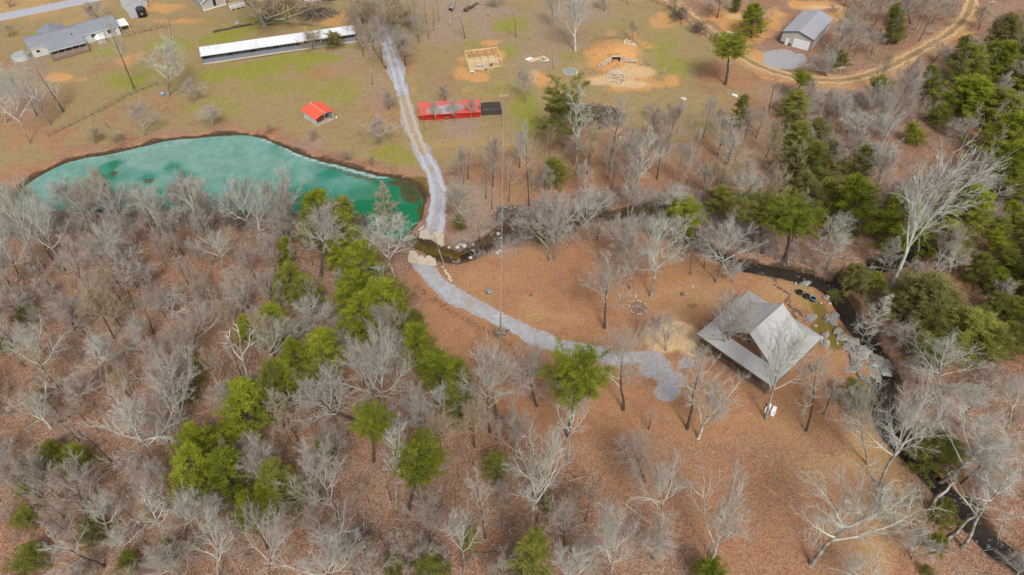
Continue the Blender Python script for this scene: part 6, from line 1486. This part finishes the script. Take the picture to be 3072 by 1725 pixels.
# pool
x, y = (-84.08 + math.cos(R(36.5)) * -4.5 - math.sin(R(36.5)) * 6.6) * SC, (116.84 + math.sin(R(36.5)) * -4.5 + math.cos(R(36.5)) * 6.6) * SC
po = thing('round_pool', 'round above-ground pool with grey cover at the ranch house corner', 'pool', (x, y, gz1(x, y)))
po.scale = (.78,) * 3; m = MB(); m.tube([(0, 0, -.1), (0, 0, 1.0)], 2.5, 12, cap=False); m.obj('pool_wall', 'pale_wall', po); m = MB(); m.tube([(0, 0, .7), (0, 0, .95)], 2.42, 12); m.obj('cover', 'pool_cover', po)
m = MB(); m.tube([(2.5 * math.cos(a), 2.5 * math.sin(a), 1.02) for a in np.linspace(0, 6.283, 13)], .1, 6); m.obj('rim', 'pale_wall', po)
# blue barrel
p = P(490, 288); t = thing('barrel', 'blue barrel with white lid at the foot of the broad lawn tree', 'barrel', p); t.scale = (.85, .85, .75); m = MB(); m.tube([(0, 0, 0), (0, 0, .3), (0, 0, .7), (0, 0, 1.0)], [.38, .44, .44, .38], 14); m.obj('body', 'blue', t); m = MB(); m.tube([(0, 0, 1.0), (0, 0, 1.06)], .36, 14); m.obj('lid', 'pale_wall', t)
# two lawn chairs
for (u, v), l, a in (((2303, 1228), 'white lounge chair on the lawn below the cabin, farther up', R(58)), ((2319, 1237), 'white lounge chair beside the other below the cabin', R(62))):
    p = P(u, v); t = thing('lounge_chair', l, 'chair', p, a); t.scale = (.8,) * 3
    m = MB(); m.slab([(-1.05, -.33, .3), (-.1, -.33, .32), (-.1, .33, .32), (-1.05, .33, .3)], .05); m.obj('seat', 'white', t)
    m = MB(); m.slab([(-.08, -.33, .33), (.75, -.33, .85), (.75, .33, .85), (-.08, .33, .33)], .05); m.obj('backrest', 'white', t)
    for x in (-.95, -.1):
        for y in (-.31, .31): m = MB(); m.tube([(x, y, 0), (x, y, .32)], .03, 5); m.obj('leg', 'white', t)
    for y in (-.37, .37): m = MB(); m.box((-.3, y, .52), (.7, .07, .04)); m.box((-.6, y, .4), (.05, .05, .22)); m.obj('armrest', 'white', t)
for (u, v), l in (((2414, 1287), 'small white stump at the foot of the grey leaning tree'), ((2200, 958), 'white pipe stub at the cabin roof corner')):
    p = P(u, v); t = thing('white_stump', l, 'stump', p); m = MB(); m.tube([(0, 0, 0), (0, 0, .35)], [.22, .2], 9); m.obj('body', 'bark_pale', t); m = MB(); m.tube([(0, 0, .35), (0, 0, .38)], .18, 9); m.obj('top', 'white', t)
# ------------------------------------------------------------------ young growth nobody planted: slim saplings and the brushy undergrowth
tr = np.array(TRUNKS)
WOODL = [PD(*p)[:2] for p in [(-120, 560), (200, 560), (420, 600), (620, 560), (840, 640), (960, 760), (1010, 900), (1150, 1000), (1230, 1150), (1500, 1220), (1560, 1440), (1400, 1520), (-160, 1520)]]
WOODR = [PD(*p)[:2] for p in [(2080, 480), (2180, 300), (2300, 200), (2450, 90), (2700, 60), (2750, 1500), (2380, 1500), (2330, 1180), (2240, 1000), (2230, 850), (2120, 700), (1950, 600), (2000, 520)]]
WOODC = [PD(*p)[:2] for p in [(1180, 600), (1260, 520), (1600, 480), (1900, 420), (2080, 480), (2000, 620), (1800, 600), (1600, 560), (1400, 590)]]
FIELDR = [PD(*p)[:2] for p in [(1990, 230), (2150, 240), (2300, 190), (2330, 240), (2200, 380), (2090, 450), (1950, 400)]]
UPR = [PD(*p)[:2] for p in [(2080, -20), (2420, 10), (2400, 60), (2250, 140), (2130, 185), (2060, 190), (2110, 100)]]
MIDW = [PD(*p)[:2] for p in [(1140, 480), (1220, 430), (1400, 400), (1560, 395), (1700, 345), (1900, 320), (2010, 440), (1940, 540), (1600, 480), (1400, 500), (1250, 540)]]
LANEL = [PD(*p)[:2] for p in [(850, 110), (880, -30), (935, -30), (960, 60), (990, 140), (980, 170), (940, 160)]]
LANER = [PD(*p)[:2] for p in [(985, 60), (965, -30), (1060, -30), (1070, 120), (1050, 190), (1015, 190)]]
BANKT = [PD(*p)[:2] for p in [(0, 520), (60, 540), (200, 535), (420, 538), (620, 545), (760, 548), (800, 580), (640, 585), (400, 580), (100, 590), (-60, 600)]]
UPM = [PD(*p)[:2] for p in [(1040, 140), (1050, 20), (1700, -20), (1860, 140), (1900, 320), (1700, 330), (1480, 420), (1250, 430), (1140, 400), (1060, 260)]]
CABIN = [G(*p)[:2] for p in [(2060, 1000), (2245, 840), (2500, 1010), (2330, 1220)]]
def scatter(poly, n, mind, seed):
    r = np.random.RandomState(seed); xs_ = [p[0] for p in poly]; ys_ = [p[1] for p in poly]; out = []
    X, Y = r.uniform(min(xs_), max(xs_), n * 12), r.uniform(min(ys_), max(ys_), n * 12)
    ok = inside(X, Y, poly); X, Y = X[ok], Y[ok]
    ok = (seg_dist(X, Y, CREEK) > 1.4) & (seg_dist(X, Y, CREEK2) > 1.4) & ~inside(X, Y, POND) & (seg_dist(X, Y, POND, True) > 1.2) & (seg_dist(X, Y, CABIN, True) > 1.5) & ~inside(X, Y, CABIN); X, Y = X[ok], Y[ok]
    if mind < 1: return list(zip(X[:n], Y[:n]))
    for x, y in zip(X, Y):
        if np.min(np.hypot(tr[:, 0] - x, tr[:, 1] - y)) < mind * .7: continue
        if out and min(math.hypot(a - x, b - y) for a, b in out) < mind: continue
        out.append((x, y))
        if len(out) >= n: break
    return out
for poly, n, mind, lb, grp, sd_ in ((WOODL, 170, 2.1, 'slim bare sapling among the red leaves of the woods below the pond', 'saplings in the woods below the pond', 1), (WOODR, 60, 2.6, 'slim bare sapling in the shady woods across the creek', 'saplings in the woods across the creek', 2), (FIELDR, 16, 2.6, 'slim bare sapling in the scrub between dirt track and field', 'saplings in the scrub below the dirt track', 3), (UPR, 34, 2.8, 'slim bare sapling on the wooded bank behind the garage', 'saplings behind the garage', 4), (MIDW, 46, 2.8, 'slim bare tree in the open belt between field and creek', 'slim trees between field and creek', 5), (BANKT, 30, 2.2, 'pale twiggy tree in the line veiling the near pond edge', 'twiggy trees along the near pond edge', 10), (LANEL, 9, 2.4, 'twiggy brown tree crowding the pond side of the lane head', 'twiggy trees on the pond side of the lane head', 6), (LANER, 10, 2.4, 'twiggy brown tree crowding the coop side of the lane head', 'twiggy trees on the coop side of the lane head', 9)):
    for x, y in scatter(poly, n, mind, sd_):
        tm, cmesh, vh, vw = rnd.choice(VAR['slim'][:1] + VAR['haze'] + VAR['tall'][:2]); h = rnd.uniform(5, 11.5); sz = h / vh; sx = sz * rnd.uniform(.65, 1.05)
        nm = 'sapling' if 'sapling' in lb else ('slim_tree' if 'slim' in lb else 'twiggy_tree'); t = thing(nm, lb, nm.replace('_', ' '), (x, y, gz1(x, y)), rnd.uniform(0, 6.28), grp); t.scale = (sx, sx, sz); set_mat(link('trunk', tm, t), 'bark_dark'); set_mat(link('crown', cmesh, t), rnd.choice(['twig_pink', 'twig_grey', 'twig_pink', 'twig_tan']))
EVER = [PD(*p)[:2] for p in [(2340, 270), (2480, 130), (2720, 100), (2760, 960), (2480, 930), (2330, 900), (2240, 780), (2290, 640), (2400, 560), (2440, 420)]]
EVER2 = [PD(*p)[:2] for p in [(1960, 290), (2060, 300), (2180, 420), (2230, 560), (2200, 690), (2090, 620), (1990, 480)]]
BAND = [PD(*p)[:2] for p in [(770, 500), (830, 520), (900, 620), (1000, 760), (1050, 860), (1125, 930), (1170, 1030), (1120, 1045), (1020, 950), (930, 850), (870, 770), (820, 640)]]
for poly, n, mind, sd_, lb, grp in ((BAND, 15, 3.6, 12, 'green pine filling the row between pond end and clearing', 'pines filling the row beside the clearing'), (EVER, 38, 5.3, 7, 'olive green pine packed into the evergreen mass across the creek', 'pines of the evergreen mass across the creek'), (EVER2, 9, 5.5, 8, 'small olive pine in the mixed thicket between field corner and creek', 'pines in the thicket by the field corner')):
    for x, y in scatter(poly, n, mind, sd_):
        tm, cmesh, vh, vw = rnd.choice(VAR['soft']); h = rnd.uniform(6.5, 11) if n > 12 else rnd.uniform(5, 8); sz = h / vh; sx = rnd.uniform(6.0, 9.0) / vw * (1 if n > 20 else .62)
        t = thing('pine_tree', lb, 'pine', (x, y, gz1(x, y)), rnd.uniform(0, 6.28), grp); t.scale = (sx, sx, sz); set_mat(link('trunk', tm, t), 'bark_dark'); set_mat(link('crown', cmesh, t), rnd.choice(['needle_olive', 'needle_bright', 'needle_olive', 'needle_bright', 'leaf_olive'] if n > 20 else ['needle_bright', 'needle_olive', 'needle_bright'] if n > 12 else ['leaf_olive', 'needle_olive']))
def undergrowth(poly, n, seed, mat, hmin, hmax, nm='undergrowth'):
    r = random.Random(seed); T = TB(); pts = scatter(poly, n, .5, seed)
    xy = np.array(pts); zz = gz(xy[:, 0], xy[:, 1])
    for (x, y), z in zip(pts, zz):
        h = r.uniform(hmin, hmax)
        for _ in range(r.randint(8, 16)):
            d = (rvec(r) * .55 + Vector((0, 0, 1))).normalized(); p0 = Vector((x + r.gauss(0, .25), y + r.gauss(0, .25), z - .05)); L = h * r.uniform(.5, 1.1); mid = p0 + d * L * .5; d2 = (d + rvec(r) * .35).normalized(); T.limb([p0, mid, mid + d2 * L * .5], [.022, .016, .004], 3)
            for _ in range(2): T.limb([mid, mid + side_dir(r, d, .7) * L * .4], [.013, 0], 3)
    tag(link(nm, T.mesh(nm, mat)), kind='stuff')
CREEKSIDE = [PD(*p)[:2] for p in [(1130, 640), (1200, 590), (1270, 545), (1400, 500), (1560, 470), (1760, 500), (1960, 600), (2100, 690), (2080, 720), (1900, 680), (1740, 640), (1600, 590), (1420, 610), (1300, 620), (1230, 640), (1160, 665)]]
BANK = [PD(*p)[:2] for p in [(-60, 560), (200, 535), (420, 535), (620, 540), (760, 545), (900, 600), (840, 620), (640, 580), (400, 575), (100, 590), (-60, 600)]]
undergrowth(WOODL, 1000, 11, 'twig_pink2', .6, 2.6); undergrowth(WOODL, 500, 15, 'twig_tan', .6, 2.2); undergrowth(WOODR, 800, 12, 'twig_pink2', .8, 3.2); undergrowth(WOODC, 500, 13, 'twig_pink', .5, 2.4); undergrowth(FIELDR, 500, 14, 'twig_pink', .8, 3.2); undergrowth(UPR, 320, 16, 'twig_tan', .6, 2.6); undergrowth(UPM, 200, 17, 'twig_tan', .4, 1.3)
undergrowth(CREEKSIDE, 560, 18, 'twig_pink', .8, 3.0); undergrowth(BANK, 420, 19, 'twig_pink', 1.0, 3.4)
def sticks(poly, n, seed):
    r = random.Random(seed); T = TB(); pts = scatter(poly, n, .5, seed); xy = np.array(pts); zz = gz(xy[:, 0], xy[:, 1])
    for (x, y), z in zip(pts, zz):
        a = r.uniform(0, 6.28); L = r.uniform(.5, 2.6) * (2 if r.random() < .08 else 1); d_ = Vector((math.cos(a), math.sin(a), 0)) * L; p = Vector((x, y, z + .06)); T.limb([p, p + d_ * .5 + rvec(r) * .08, p + d_ + Vector((0, 0, .05))], [.02 + L * .015, .02 + L * .008, .01], 3)
    tag(link('fallen_twigs', T.mesh('fallen_twigs', 'twig_grey'), None), kind='stuff')
sticks(WOODL, 700, 31); sticks(WOODR, 250, 32)
LAWN = [PD(*p)[:2] for p in [(1150, 900), (1300, 880), (1500, 920), (1750, 1000), (2150, 1000), (2350, 1440), (1250, 1440)]]
sticks(LAWN, 110, 33)
